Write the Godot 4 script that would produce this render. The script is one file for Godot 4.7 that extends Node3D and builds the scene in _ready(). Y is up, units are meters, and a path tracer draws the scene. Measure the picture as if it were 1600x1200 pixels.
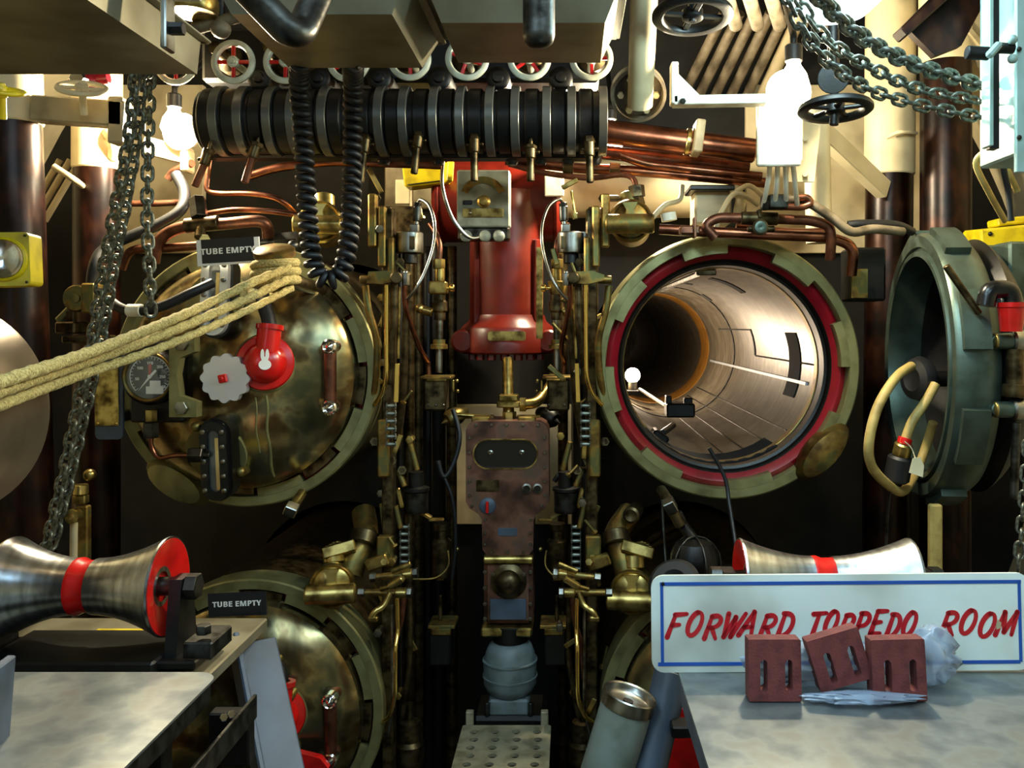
extends Node3D
# The forward torpedo room of a submarine. x right, y up, -z towards the bow. Camera at (0, EYE, 0).
const F := 1386.0
const CX := 890.0
const CY := 510.0
const EYE := 1.55
const MID := -0.2            # the centre plane of the hull
var M := {}                  # materials
var taken := {}

class Msh:
	var v := PackedVector3Array()
	var n := PackedVector3Array()
	var ix := PackedInt32Array()
	func vert(p: Vector3, q: Vector3) -> int:
		v.append(p); n.append(q); return v.size() - 1
	func tri(a: int, b: int, c: int):
		var f := (v[b] - v[a]).cross(v[c] - v[a])
		if f.length_squared() < 1e-18: return
		if f.dot(n[a] + n[b] + n[c]) > 0: ix.append_array([a, c, b])
		else: ix.append_array([a, b, c])
	func face(pts: Array, q: Vector3):
		var b := v.size()
		for p in pts: vert(p, q)
		for i in range(1, pts.size() - 1): tri(b, b + i, b + i + 1)
	func box(xf: Transform3D, size: Vector3, bev := 0.002) -> Msh:
		var h := size * 0.5
		var b := minf(bev, minf(h.x, minf(h.y, h.z)) * 0.6)
		var i := h - Vector3(b, b, b)
		for a in 3:
			var u := (a + 1) % 3
			var w := (a + 2) % 3
			for s in [-1.0, 1.0]:
				var pts := []
				for k in [[-1.0, -1.0], [1.0, -1.0], [1.0, 1.0], [-1.0, 1.0]]:
					var p := Vector3.ZERO
					p[a] = s * h[a]; p[u] = k[0] * i[u]; p[w] = k[1] * i[w]
					pts.append(xf * p)
				var q := Vector3.ZERO
				q[a] = s
				face(pts, (xf.basis * q).normalized())
				if b <= 0.0: continue
				for t in [-1.0, 1.0]:
					var e := []
					for k in [[0, -1.0], [0, 1.0], [1, 1.0], [1, -1.0]]:
						var p := Vector3.ZERO
						p[w] = k[1] * i[w]
						p[a] = s * (h[a] if k[0] == 0 else i[a]); p[u] = t * (i[u] if k[0] == 0 else h[u])
						e.append(xf * p)
					var r := Vector3.ZERO
					r[a] = s; r[u] = t
					face(e, (xf.basis * r).normalized())
		if b > 0.0:
			for s in [-1.0, 1.0]:
				for t in [-1.0, 1.0]:
					for r in [-1.0, 1.0]:
						var g := Vector3(s, t, r)
						face([xf * Vector3(s * h.x, t * i.y, r * i.z), xf * Vector3(s * i.x, t * h.y, r * i.z), xf * Vector3(s * i.x, t * i.y, r * h.z)], (xf.basis * g).normalized())
		return self
	# profile: (radius, height along local z), outer surface with the height rising
	func lathe(prof: Array, xf := Transform3D(), seg := 24, flat := false, a0 := 0.0, a1 := TAU) -> Msh:
		var m := prof.size() - 1
		var sn := []
		for i in m:
			var d: Vector2 = prof[i + 1] - prof[i]
			sn.append(Vector2(d.y, -d.x).normalized())
		var loop: bool = prof[0].distance_to(prof[m]) < 1e-6
		for i in m:
			var p: Vector2 = prof[i]
			var q: Vector2 = prof[i + 1]
			if p.distance_to(q) < 1e-7: continue
			var n0: Vector2 = sn[i]
			var n1: Vector2 = sn[i]
			var pi := i - 1 if i > 0 else (m - 1 if loop else -1)
			var ni := i + 1 if i < m - 1 else (0 if loop else -1)
			if pi >= 0 and sn[pi].dot(n0) > 0.74: n0 = (n0 + sn[pi]).normalized()
			if ni >= 0 and sn[ni].dot(n1) > 0.74: n1 = (n1 + sn[ni]).normalized()
			if flat:
				for j in seg:
					var b0 := a0 + (a1 - a0) * j / seg
					var b1 := a0 + (a1 - a0) * (j + 1) / seg
					var bm := (b0 + b1) * 0.5
					var nn := xf.basis * Vector3(sn[i].x * cos(bm), sn[i].x * sin(bm), sn[i].y)
					face([xf * Vector3(p.x * cos(b0), p.x * sin(b0), p.y), xf * Vector3(p.x * cos(b1), p.x * sin(b1), p.y), xf * Vector3(q.x * cos(b1), q.x * sin(b1), q.y), xf * Vector3(q.x * cos(b0), q.x * sin(b0), q.y)], nn.normalized())
				continue
			var s := v.size()
			for j in seg + 1:
				var a := a0 + (a1 - a0) * j / seg
				var c := cos(a)
				var d := sin(a)
				vert(xf * Vector3(p.x * c, p.x * d, p.y), (xf.basis * Vector3(n0.x * c, n0.x * d, n0.y)).normalized())
				vert(xf * Vector3(q.x * c, q.x * d, q.y), (xf.basis * Vector3(n1.x * c, n1.x * d, n1.y)).normalized())
			for j in seg:
				var k := s + j * 2
				tri(k, k + 1, k + 3); tri(k, k + 3, k + 2)
		return self
	func cyl(a: Vector3, b: Vector3, r: float, seg := 14, bev := 0.0015, flat := false, r2 := -1.0) -> Msh:
		var l := a.distance_to(b)
		var e := minf(bev, minf(r, l) * 0.3)
		var t := r if r2 < 0 else r2
		return lathe([Vector2(0, 0), Vector2(r - e, 0), Vector2(r, e), Vector2(t, l - e), Vector2(t - e, l), Vector2(0, l)], Msh.fr(a, b), seg, flat)
	func hexa(a: Vector3, b: Vector3, r: float) -> Msh:
		return cyl(a, b, r, 6, 0.001, true)
	func ball(c: Vector3, r: float, seg := 14) -> Msh:
		var p := []
		for i in 9: p.append(Vector2(r * sin(PI * i / 8), -r * cos(PI * i / 8)))
		return lathe(p, Transform3D(Basis(), c), seg)
	func sector(r0: float, r1: float, z0: float, z1: float, a0: float, a1: float, xf := Transform3D(), seg := 8) -> Msh:
		lathe([Vector2(r0, z0), Vector2(r1, z0), Vector2(r1, z1), Vector2(r0, z1), Vector2(r0, z0)], xf, seg, false, a0, a1)
		for k in [[a0, -1.0], [a1, 1.0]]:
			var c: Vector3 = Vector3(cos(k[0]), sin(k[0]), 0)
			var q: Vector3 = Vector3(-sin(k[0]), cos(k[0]), 0) * k[1]
			var z := Vector3(0, 0, 1)
			face([xf * (c * r0 + z * z0), xf * (c * r1 + z * z0), xf * (c * r1 + z * z1), xf * (c * r0 + z * z1)], (xf.basis * q).normalized())
		return self
	# round bar swept along points; r a number or an array of numbers
	func tube(pts: Array, r, seg := 8, closed := false, caps := true, lobes := 0, twist := 0.0) -> Msh:
		var m := pts.size()
		var t0: Vector3 = (pts[1] - pts[0]).normalized()
		var up := Vector3.UP if absf(t0.y) < 0.9 else Vector3.RIGHT
		var u := t0.cross(up).normalized()
		var s := v.size()
		var arc := 0.0
		for i in m:
			var a: Vector3 = pts[i - 1] if i > 0 else (pts[m - 1] if closed else pts[0])
			var b: Vector3 = pts[(i + 1) % m] if (i < m - 1 or closed) else pts[i]
			var t := (b - a).normalized()
			u = (u - t * u.dot(t)).normalized()
			var w := t.cross(u)
			var rr: float = r[i] if r is Array else r
			if i > 0: arc += pts[i].distance_to(pts[i - 1])
			for j in seg:
				var an := TAU * j / seg
				var d := u * cos(an) + w * sin(an)
				var k := 1.0
				var q: Vector3 = d
				if lobes > 0:
					var ph := an * lobes + arc * twist
					k = 0.78 + 0.24 * absf(cos(ph * 0.5)) * 1.1
					var sl := -0.16 * 0.6 * sin(ph * 0.5) * signf(cos(ph * 0.5)) * lobes
					q = (d - (w * cos(an) - u * sin(an)) * sl - t * sl * rr * twist / lobes).normalized()
				vert(pts[i] + d * rr * k, q)
		for i in (m if closed else m - 1):
			for j in seg:
				var a := s + i * seg + j
				var b := s + i * seg + (j + 1) % seg
				var c := s + ((i + 1) % m) * seg + j
				var d := s + ((i + 1) % m) * seg + (j + 1) % seg
				tri(a, b, d); tri(a, d, c)
		if caps and not closed:
			for e in [0, m - 1]:
				var q: Vector3 = (pts[0] - pts[1]).normalized() if e == 0 else (pts[m - 1] - pts[m - 2]).normalized()
				var l := []
				for j in seg: l.append(v[s + e * seg + j])
				face(l, q)
		return self
	# outline in the local xy plane, z0..z1; holes are outlines cut through it
	func prism(poly: Array, z0: float, z1: float, xf := Transform3D(), holes := []) -> Msh:
		var o := PackedVector2Array(poly)
		if Geometry2D.is_polygon_clockwise(o): o.reverse()
		var rims := [o]
		var whole := o.duplicate()
		for hh in holes:
			var h := PackedVector2Array(hh)
			if not Geometry2D.is_polygon_clockwise(h): h.reverse()
			rims.append(h)
		for k in range(1, rims.size()):
			var h: PackedVector2Array = rims[k]
			var best := 1e9
			var bi := 0
			var bj := 0
			for i in whole.size():
				for j in h.size():
					var d: float = whole[i].distance_to(h[j])
					if d >= best: continue
					var ok := true
					for rim in rims:
						for e in rim.size():
							var x = Geometry2D.segment_intersects_segment(whole[i].lerp(h[j], 0.002), whole[i].lerp(h[j], 0.998), rim[e], rim[(e + 1) % rim.size()])
							if x != null: ok = false; break
						if not ok: break
					if ok: best = d; bi = i; bj = j
			var w := PackedVector2Array()
			var off: Vector2 = (h[bj] - whole[bi]).normalized().orthogonal() * 2e-6
			for i in bi + 1: w.append(whole[i])
			for j in h.size() + 1: w.append(h[(bj + j) % h.size()] + (off if j == h.size() else Vector2.ZERO))
			for i in range(bi, whole.size()): w.append(whole[i] + (off if i == bi else Vector2.ZERO))
			whole = w
		var id := Geometry2D.triangulate_polygon(whole)
		for side in [[z0, -1.0], [z1, 1.0]]:
			var b := v.size()
			for p in whole: vert(xf * Vector3(p.x, p.y, side[0]), (xf.basis * Vector3(0, 0, side[1])).normalized())
			for i in range(0, id.size(), 3): tri(b + id[i], b + id[i + 1], b + id[i + 2])
		for rim in rims:
			var m: int = rim.size()
			for i in m:
				var p: Vector2 = rim[i]
				var q: Vector2 = rim[(i + 1) % m]
				var nn := Vector2(q.y - p.y, p.x - q.x).normalized()
				var np: Vector2 = nn
				var nq: Vector2 = nn
				var pp: Vector2 = rim[(i + m - 1) % m]
				var qq: Vector2 = rim[(i + 2) % m]
				var a: Vector2 = Vector2(p.y - pp.y, pp.x - p.x).normalized()
				var c: Vector2 = Vector2(qq.y - q.y, q.x - qq.x).normalized()
				if a.dot(nn) > 0.8: np = (a + nn).normalized()
				if c.dot(nn) > 0.8: nq = (c + nn).normalized()
				var s := v.size()
				for e in [[p, np], [q, nq]]:
					for z in [z0, z1]: vert(xf * Vector3(e[0].x, e[0].y, z), (xf.basis * Vector3(e[1].x, e[1].y, 0)).normalized())
				tri(s, s + 1, s + 3); tri(s, s + 3, s + 2)
		return self
	# a skin over a grid of points
	func grid(pts: Array, nu: int, nv: int, hint: Vector3, closed := false) -> Msh:
		var s := v.size()
		for i in nu:
			for j in nv:
				var iu := mini(i + 1, nu - 1)
				var il := maxi(i - 1, 0)
				var ju := (j + 1) % nv if closed else mini(j + 1, nv - 1)
				var jl := (j + nv - 1) % nv if closed else maxi(j - 1, 0)
				var q: Vector3 = (pts[iu * nv + j] - pts[il * nv + j]).cross(pts[i * nv + ju] - pts[i * nv + jl]).normalized()
				vert(pts[i * nv + j], q)
		var c := Vector3.ZERO
		for i in range(s, v.size()): c += n[i] * (1.0 if hint != Vector3.ZERO else 0.0)
		if hint != Vector3.ZERO and c.dot(hint) < 0:
			for i in range(s, v.size()): n[i] = -n[i]
		for i in nu - 1:
			for j in (nv if closed else nv - 1):
				var a := s + i * nv + j
				var b := s + i * nv + (j + 1) % nv
				var d := s + (i + 1) * nv + j
				var e := s + (i + 1) * nv + (j + 1) % nv
				tri(a, b, e); tri(a, e, d)
		return self
	func words(t: String, size: float, depth: float, xf: Transform3D, bold := true) -> Msh:
		var f := SystemFont.new()
		f.font_names = PackedStringArray(["Droid Sans"])
		f.font_weight = 700 if bold else 400
		var tm := TextMesh.new()
		tm.font = f; tm.text = t; tm.font_size = 64; tm.pixel_size = size / 64.0; tm.depth = depth; tm.curve_step = 2.0
		var a := tm.get_mesh_arrays()
		var s := v.size()
		var vv: PackedVector3Array = a[Mesh.ARRAY_VERTEX]
		var vn: PackedVector3Array = a[Mesh.ARRAY_NORMAL]
		for i in vv.size(): vert(xf * vv[i], (xf.basis * vn[i]).normalized())
		var id = a[Mesh.ARRAY_INDEX]
		if id == null or id.size() == 0:
			for i in range(0, vv.size(), 3): tri(s + i, s + i + 1, s + i + 2)
		else:
			for i in range(0, id.size(), 3): tri(s + id[i], s + id[i + 1], s + id[i + 2])
		return self
	func made(off := Vector3.ZERO) -> ArrayMesh:
		var w := v.duplicate()
		if off != Vector3.ZERO:
			for i in w.size(): w[i] -= off
		var a := []
		a.resize(Mesh.ARRAY_MAX)
		a[Mesh.ARRAY_VERTEX] = w; a[Mesh.ARRAY_NORMAL] = n; a[Mesh.ARRAY_INDEX] = ix
		var am := ArrayMesh.new()
		am.add_surface_from_arrays(Mesh.PRIMITIVE_TRIANGLES, a)
		return am
	func base() -> Vector3:
		var b := AABB(v[0], Vector3.ZERO)
		for p in v: b = b.expand(p)
		return Vector3(b.get_center().x, b.position.y, b.get_center().z)
	static func fr(a: Vector3, b: Vector3) -> Transform3D:     # origin a, z towards b
		var z := (b - a).normalized()
		var y := Vector3.UP if absf(z.y) < 0.95 else Vector3.FORWARD
		var x := y.cross(z).normalized()
		return Transform3D(Basis(x, z.cross(x), z), a)

func D(px: float, py: float, d: float) -> Vector3:            # the point seen at that pixel, d metres before the camera
	return Vector3((px - CX) / F * d, EYE - (py - CY) / F * d, -d)
func mir(p: Vector3, s: int) -> Vector3:
	return p if s < 0 else Vector3(2 * MID - p.x - (0.022 if p.z > -2.42 else 0.0), p.y, p.z)
func T(p: Vector3, b := Basis()) -> Transform3D:
	return Transform3D(b, p)
func eul(x: float, y: float, z: float) -> Basis:
	return Basis.from_euler(Vector3(deg_to_rad(x), deg_to_rad(y), deg_to_rad(z)))
func bend(pts: Array, rad: float, k := 5) -> Array:           # a polyline with rounded corners
	var o := [pts[0]]
	for i in range(1, pts.size() - 1):
		var p: Vector3 = pts[i]
		var a: Vector3 = pts[i - 1] - p
		var b: Vector3 = pts[i + 1] - p
		var r := minf(rad, minf(a.length(), b.length()) * 0.48)
		var s := p + a.normalized() * r
		var e := p + b.normalized() * r
		for j in k + 1:
			var t := float(j) / k
			o.append(s.lerp(p, t).lerp(p.lerp(e, t), t))
	o.append(pts[-1])
	return o
func spl(pts: Array, k := 6) -> Array:                        # a smooth curve through points
	var o := []
	for i in pts.size() - 1:
		var a: Vector3 = pts[maxi(i - 1, 0)]
		var d: Vector3 = pts[mini(i + 2, pts.size() - 1)]
		for j in k: o.append(pts[i].cubic_interpolate(pts[i + 1], a, d, float(j) / k))
	o.append(pts[-1])
	return o
func px(list: Array) -> Array:                                # [x, y, depth] triples to points
	var o := []
	for q in list: o.append(D(q[0], q[1], q[2]))
	return o
func rrect(w: float, h: float, r: float, k := 5) -> Array:
	var o := []
	for c in [[1, 1, 0.0], [-1, 1, 90.0], [-1, -1, 180.0], [1, -1, 270.0]]:
		for i in k + 1:
			var a := deg_to_rad(c[2] + 90.0 * i / k)
			o.append(Vector2(c[0] * (w / 2 - r) + r * cos(a), c[1] * (h / 2 - r) + r * sin(a)))
	return o
func circ(r: float, k := 16, c := Vector2.ZERO) -> Array:
	var o := []
	for i in k: o.append(c + Vector2(r * cos(TAU * i / k), r * sin(TAU * i / k)))
	return o
func numbered(called: String) -> String:
	var c: int = taken.get(called, -1) + 1
	taken[called] = c
	return called if c == 0 else "%s_%03d" % [called, c]
func tag(o: Node, label: String, cat: String, group := ""):
	o.set_meta("label", label); o.set_meta("category", cat)
	if group: o.set_meta("group", group)
func thing(called: String, label: String, cat: String, at: Vector3, group := "") -> Node3D:
	var o := Node3D.new()
	o.name = numbered(called); add_child(o); o.position = at
	tag(o, label, cat, group)
	return o
func where(o: Node) -> Vector3:
	var p := Vector3.ZERO
	while o != self and o != null:
		p += (o as Node3D).position; o = o.get_parent()
	return p
func part(called: String, m: Msh, mat: Material, parent: Node) -> MeshInstance3D:
	var o := MeshInstance3D.new()
	o.name = called
	var b := m.base()
	o.mesh = m.made(b)
	o.material_override = mat
	parent.add_child(o, true)
	o.position = b - where(parent)
	return o
func copy_of(called: String, mesh: Mesh, mat: Material, parent: Node, xf: Transform3D) -> MeshInstance3D:
	var o := MeshInstance3D.new()
	o.name = called; o.mesh = mesh; o.material_override = mat
	parent.add_child(o, true)
	o.transform = Transform3D(xf.basis, xf.origin - where(parent))
	return o
func solo(called: String, m: Msh, mat: Material, label: String, cat: String, group := "") -> MeshInstance3D:
	var o := part(numbered(called), m, mat, self)
	tag(o, label, cat, group)
	return o
func struct(called: String, m: Msh, mat: Material, parent: Node = self) -> MeshInstance3D:
	var o := part(called, m, mat, parent)
	if parent == self: o.set_meta("kind", "structure")
	return o
func dup(src: Node3D, called: String, at: Vector3, label: String, turn := Basis()) -> Node3D:
	var o: Node3D = src.duplicate()
	o.name = numbered(called); add_child(o)
	o.transform = Transform3D(turn, at)
	o.set_meta("label", label)
	return o
func N() -> Msh:
	return Msh.new()

# ---------------------------------------------------------------- materials
var noise_cache := {}
func blotch(seed_: int, freq: float, stops: Array, size := 256, oct := 4, stretch := 1) -> ImageTexture:
	var f := FastNoiseLite.new()
	f.seed = seed_; f.frequency = freq; f.fractal_octaves = oct; f.noise_type = FastNoiseLite.TYPE_SIMPLEX_SMOOTH
	var im := f.get_seamless_image(size, size)
	im.convert(Image.FORMAT_RGB8)
	var g := Gradient.new()
	var offs := PackedFloat32Array()
	var cols := PackedColorArray()
	for s in stops: offs.append(s[0]); cols.append(s[1])
	g.offsets = offs; g.colors = cols
	var lut := []
	for i in 256: lut.append(g.sample(i / 255.0))
	for y in size:
		for x in size: im.set_pixel(x, y, lut[int(im.get_pixel(x, y).r * 255.0)])
	if stretch > 1:
		var one := im.duplicate()
		one.resize(size / stretch, size, Image.INTERPOLATE_BILINEAR)
		for k in stretch: im.blit_rect(one, Rect2i(0, 0, size / stretch, size), Vector2i(k * size / stretch, 0))
	im.generate_mipmaps()
	return ImageTexture.create_from_image(im)
func c3(r: float, g: float, b: float) -> Color:
	return Color(r, g, b)
func mk(called: String, col: Color, metal: float, rough: float, tex: Texture2D = null, scale := 3.0, bump: Texture2D = null, bump_cm := 0.05) -> StandardMaterial3D:
	var m := StandardMaterial3D.new()
	m.resource_name = called
	m.albedo_color = col; m.metallic = metal; m.roughness = rough; m.metallic_specular = 0.5
	m.uv1_triplanar = true; m.uv1_scale = Vector3(scale, scale, scale)
	if tex: m.albedo_texture = tex
	if bump:
		m.heightmap_enabled = true; m.heightmap_texture = bump; m.heightmap_scale = bump_cm
	M[called] = m
	return m
func glow(called: String, col: Color, energy: float) -> StandardMaterial3D:
	var m := mk(called, Color(1, 1, 1), 0, 0.4)
	m.emission_enabled = true; m.emission = col; m.emission_energy_multiplier = energy
	return m
func materials():
	var W := Color(1, 1, 1)
	var dirt := blotch(1, 0.012, [[0.0, c3(0.7, 0.68, 0.64)], [0.4, c3(0.88, 0.87, 0.84)], [0.6, c3(0.95, 0.95, 0.93)], [1.0, W]])
	var grime := blotch(2, 0.02, [[0.1, c3(0.35, 0.33, 0.3)], [0.4, c3(0.68, 0.66, 0.62)], [0.65, c3(0.9, 0.9, 0.88)], [1.0, W]], 256, 5)
	var tarn := blotch(3, 0.011, [[0.2, c3(0.36, 0.27, 0.18)], [0.42, c3(0.55, 0.46, 0.32)], [0.53, c3(0.8, 0.74, 0.56)], [0.66, c3(0.62, 0.6, 0.48)], [0.85, c3(0.45, 0.5, 0.42)]], 256, 5)
	var pat := blotch(4, 0.016, [[0.2, c3(0.33, 0.27, 0.2)], [0.45, c3(0.58, 0.5, 0.34)], [0.6, c3(0.7, 0.62, 0.42)], [0.8, c3(0.52, 0.56, 0.46)]], 256, 4)
	var streak := blotch(5, 0.02, [[0.2, c3(0.68, 0.66, 0.62)], [0.45, c3(0.82, 0.8, 0.77)], [0.65, c3(0.9, 0.89, 0.86)], [0.9, W]], 256, 5, 4)
	var cop := blotch(6, 0.014, [[0.15, c3(0.45, 0.33, 0.28)], [0.45, c3(0.75, 0.55, 0.47)], [0.6, c3(0.9, 0.67, 0.57)], [0.85, c3(0.72, 0.62, 0.55)]], 256, 4)
	var fine := blotch(7, 0.08, [[0.0, Color(0, 0, 0)], [1.0, W]], 256, 3)
	var soft := blotch(8, 0.02, [[0.0, Color(0, 0, 0)], [1.0, W]], 256, 3)
	var rust := blotch(9, 0.018, [[0.2, c3(0.18, 0.09, 0.06)], [0.45, c3(0.36, 0.2, 0.15)], [0.6, c3(0.5, 0.29, 0.2)], [0.8, c3(0.62, 0.4, 0.26)]], 256, 5, 2)
	var worn := blotch(10, 0.013, [[0.15, c3(0.72, 0.74, 0.75)], [0.4, c3(0.84, 0.85, 0.85)], [0.6, c3(0.95, 0.95, 0.93)], [0.85, c3(0.9, 0.88, 0.84)]], 512, 4)
	mk("brass", c3(0.85, 0.75, 0.46), 0.95, 0.3, grime, 4.0, fine, 0.01)
	mk("brass_bright", c3(1.0, 0.86, 0.5), 1.0, 0.2)
	mk("dome", c3(0.86, 0.85, 0.8), 0.92, 0.22, tarn, 2.2, soft, 0.03)
	mk("bronze", c3(0.85, 0.78, 0.6), 0.85, 0.42, pat, 3.5, fine, 0.02)
	mk("bronze_green", c3(0.55, 0.54, 0.37), 0.55, 0.42, dirt, 3.0, fine, 0.02)
	mk("bronze_dark", c3(0.42, 0.36, 0.25), 0.85, 0.38, grime, 5.0, fine, 0.02)
	mk("teal_bronze", c3(0.33, 0.39, 0.36), 0.7, 0.4, dirt, 4.0, fine, 0.02)
	mk("copper", c3(0.72, 0.62, 0.56), 1.0, 0.28, cop, 2.5)
	mk("copper_dull", c3(0.55, 0.48, 0.43), 0.85, 0.42, cop, 4.0, fine, 0.02)
	mk("copper_case", c3(0.56, 0.53, 0.51), 0.55, 0.4, cop, 2.2, fine, 0.02)
	mk("brown_pipe", c3(0.36, 0.33, 0.31), 0.55, 0.32, rust, 1.6, fine, 0.02)
	mk("black", c3(0.045, 0.044, 0.042), 0.2, 0.42, grime, 5.0, fine, 0.02)
	mk("black_gloss", c3(0.05, 0.052, 0.058), 0.0, 0.22)
	mk("rubber", c3(0.055, 0.06, 0.07), 0.0, 0.5)
	mk("steel", c3(0.72, 0.72, 0.7), 1.0, 0.3, grime, 3.0)
	mk("steel_dark", c3(0.34, 0.34, 0.33), 0.9, 0.36, grime, 5.0, fine, 0.02)
	mk("chrome", c3(0.9, 0.9, 0.9), 1.0, 0.12)
	mk("roller_steel", c3(0.86, 0.9, 0.95), 1.0, 0.26, streak, 3.0)
	mk("table_steel", c3(0.6, 0.62, 0.62), 0.7, 0.34, worn, 1.5, soft, 0.02)
	mk("tray_steel", c3(0.6, 0.58, 0.5), 0.7, 0.4, dirt, 1.6)
	mk("cream", c3(0.93, 0.87, 0.72), 0.0, 0.5, dirt, 1.2, soft, 0.05)
	mk("cream_dirty", c3(0.72, 0.66, 0.53), 0.0, 0.55, dirt, 2.5, soft, 0.05)
	mk("aluminium", c3(0.86, 0.88, 0.9), 0.75, 0.36)
	mk("void", c3(0.02, 0.02, 0.02), 0.0, 0.9)
	mk("torpedo_skin", c3(0.62, 0.55, 0.46), 0.75, 0.36, dirt, 2.0)
	mk("pipe_grey", c3(0.55, 0.5, 0.42), 0.1, 0.5, grime, 3.0, fine, 0.02)
	mk("band_steel", c3(0.4, 0.41, 0.4), 0.7, 0.36)
	mk("bulkhead", c3(0.09, 0.085, 0.075), 0.0, 0.6, grime, 1.5)  # near-black: shade among the machinery put into the colour
	mk("white_paint", c3(0.93, 0.91, 0.85), 0.0, 0.42, dirt, 4.0)
	mk("grey_paint", c3(0.52, 0.56, 0.53), 0.0, 0.45, dirt, 4.0)
	mk("blue_grey", c3(0.27, 0.32, 0.39), 0.0, 0.48, dirt, 3.0, fine, 0.015)
	mk("motor_grey", c3(0.42, 0.47, 0.48), 0.0, 0.5, dirt, 4.0, fine, 0.02)
	mk("pale_teal", c3(0.56, 0.66, 0.63), 0.0, 0.45, dirt, 2.0)
	mk("red", c3(0.8, 0.09, 0.08), 0.0, 0.25, dirt, 4.0)
	mk("tank_red", c3(0.4, 0.09, 0.05), 0.0, 0.33, dirt, 3.0, soft, 0.04)
	mk("maroon", c3(0.55, 0.05, 0.12), 0.0, 0.3, dirt, 3.0)
	mk("wheel_rim", c3(0.78, 0.79, 0.72), 0.0, 0.4, dirt, 6.0)
	mk("yellow", c3(0.85, 0.76, 0.05), 0.0, 0.4, dirt, 4.0)
	mk("rope", c3(0.76, 0.7, 0.48), 0.0, 0.9, blotch(11, 0.05, [[0.2, c3(0.6, 0.55, 0.42)], [0.6, c3(0.95, 0.93, 0.85)], [1.0, W]]), 14.0, fine, 0.08)
	mk("hose_tan", c3(0.7, 0.6, 0.34), 0.0, 0.6, dirt, 6.0)
	mk("chain", c3(0.62, 0.65, 0.62), 0.75, 0.38, grime, 12.0)
	mk("bore", c3(0.5, 0.47, 0.41), 0.5, 0.36, streak, 1.3, fine, 0.03)
	mk("ochre", c3(0.55, 0.38, 0.13), 0.1, 0.5, dirt, 3.0)
	mk("brick", c3(0.43, 0.19, 0.18), 0.0, 0.85, dirt, 9.0, fine, 0.06)
	mk("sign_white", c3(0.88, 0.92, 0.9), 0.0, 0.4, dirt, 1.0)
	mk("sign_blue", c3(0.1, 0.3, 0.62), 0.0, 0.45)
	mk("sign_red", c3(0.72, 0.08, 0.12), 0.0, 0.4)
	mk("card_black", c3(0.11, 0.11, 0.12), 0.0, 0.55)
	mk("card_white", c3(0.92, 0.92, 0.9), 0.0, 0.6)
	mk("wood", c3(0.55, 0.42, 0.22), 0.0, 0.7, rust, 4.0)
	mk("floor", c3(0.18, 0.17, 0.15), 0.3, 0.5, grime, 2.0, fine, 0.03)
	mk("plate", c3(0.55, 0.53, 0.44), 0.2, 0.5, dirt, 5.0, fine, 0.02)
	mk("spots", c3(0.42, 0.45, 0.28), 0.0, 0.6, blotch(12, 0.05, [[0.3, c3(0.35, 0.35, 0.3)], [0.5, W]]), 10.0, fine, 0.1)
	var g := mk("glass", c3(0.9, 0.95, 0.95), 0.0, 0.05)
	g.transparency = BaseMaterial3D.TRANSPARENCY_ALPHA; g.albedo_color.a = 0.04
	var b := mk("plastic", c3(0.62, 0.68, 0.76), 0.0, 0.12)
	b.transparency = BaseMaterial3D.TRANSPARENCY_ALPHA; b.albedo_color.a = 0.5

func camera_and_light():
	var cam = Camera3D.new()
	cam.name = "camera"
	add_child(cam)
	cam.position = Vector3(0, EYE, 0)
	cam.projection = Camera3D.PROJECTION_FRUSTUM
	var near = 0.05
	cam.set_frustum(1200.0 / F * near, Vector2((800.0 - CX) / F * near, (CY - 600.0) / F * near), near, 60.0)
	cam.current = true
	var we = WorldEnvironment.new()
	we.name = "environment"
	var e = Environment.new()
	e.background_mode = Environment.BG_COLOR
	e.background_color = Color(0, 0, 0)
	e.ambient_light_source = Environment.AMBIENT_SOURCE_DISABLED
	e.tonemap_mode = Environment.TONE_MAPPER_LINEAR
	e.tonemap_exposure = 1.0
	e.sdfgi_enabled = true; e.ssao_enabled = true; e.ssil_enabled = true
	we.environment = e
	add_child(we)
	# fluorescent fittings on the overhead behind the camera, the third added, unseen, to shine in the left roller
	area("ceiling_lamp", Vector3(0.5, 2.35, -0.5), Vector2(0.5, 1.3), Vector3(-90, 0, 0), c3(0.72, 0.88, 1.0), 0.66)
	area("ceiling_lamp", Vector3(-0.4, 2.35, -0.4), Vector2(0.5, 1.3), Vector3(-90, 0, 0), c3(0.72, 0.88, 1.0), 0.6)
	area("ceiling_lamp", Vector3(-1.0, 2.2, 0.75), Vector2(0.5, 1.0), Vector3(-90, 0, 0), c3(0.72, 0.88, 1.0), 1.1)

func area(called: String, at: Vector3, size: Vector2, turn: Vector3, col: Color, energy: float):
	var o = thing(called, "long white fluorescent fitting on the overhead behind the viewer, %s" % ("right of the middle" if at.x > 0 else ("left of the middle" if at.x > -0.8 else "furthest left, added to shine in the roller")), "ceiling lamp", at)
	part("housing", N().box(T(at + Vector3(0, 0.035, 0)), Vector3(size.x + 0.06, 0.05, size.y + 0.06), 0.008), M.white_paint, o)
	part("diffuser", N().box(T(at), Vector3(size.x, 0.02, size.y), 0.004), M.glow_tube, o)
	var l = AreaLight3D.new()
	l.name = "light"
	o.add_child(l)
	l.position = Vector3(0, -0.02, 0); l.rotation_degrees = turn
	l.area_size = size; l.light_color = col; l.light_energy = energy; l.area_range = 12.0; l.area_attenuation = 2.0; l.shadow_enabled = true
func omni(parent: Node, at: Vector3, col: Color, energy: float, size := 0.03):
	var l = OmniLight3D.new()
	l.name = "light"
	parent.add_child(l)
	l.position = at - where(parent)
	l.light_color = col; l.light_energy = energy; l.omni_range = 12.0; l.omni_attenuation = 2.0; l.light_size = size; l.shadow_enabled = true

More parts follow.
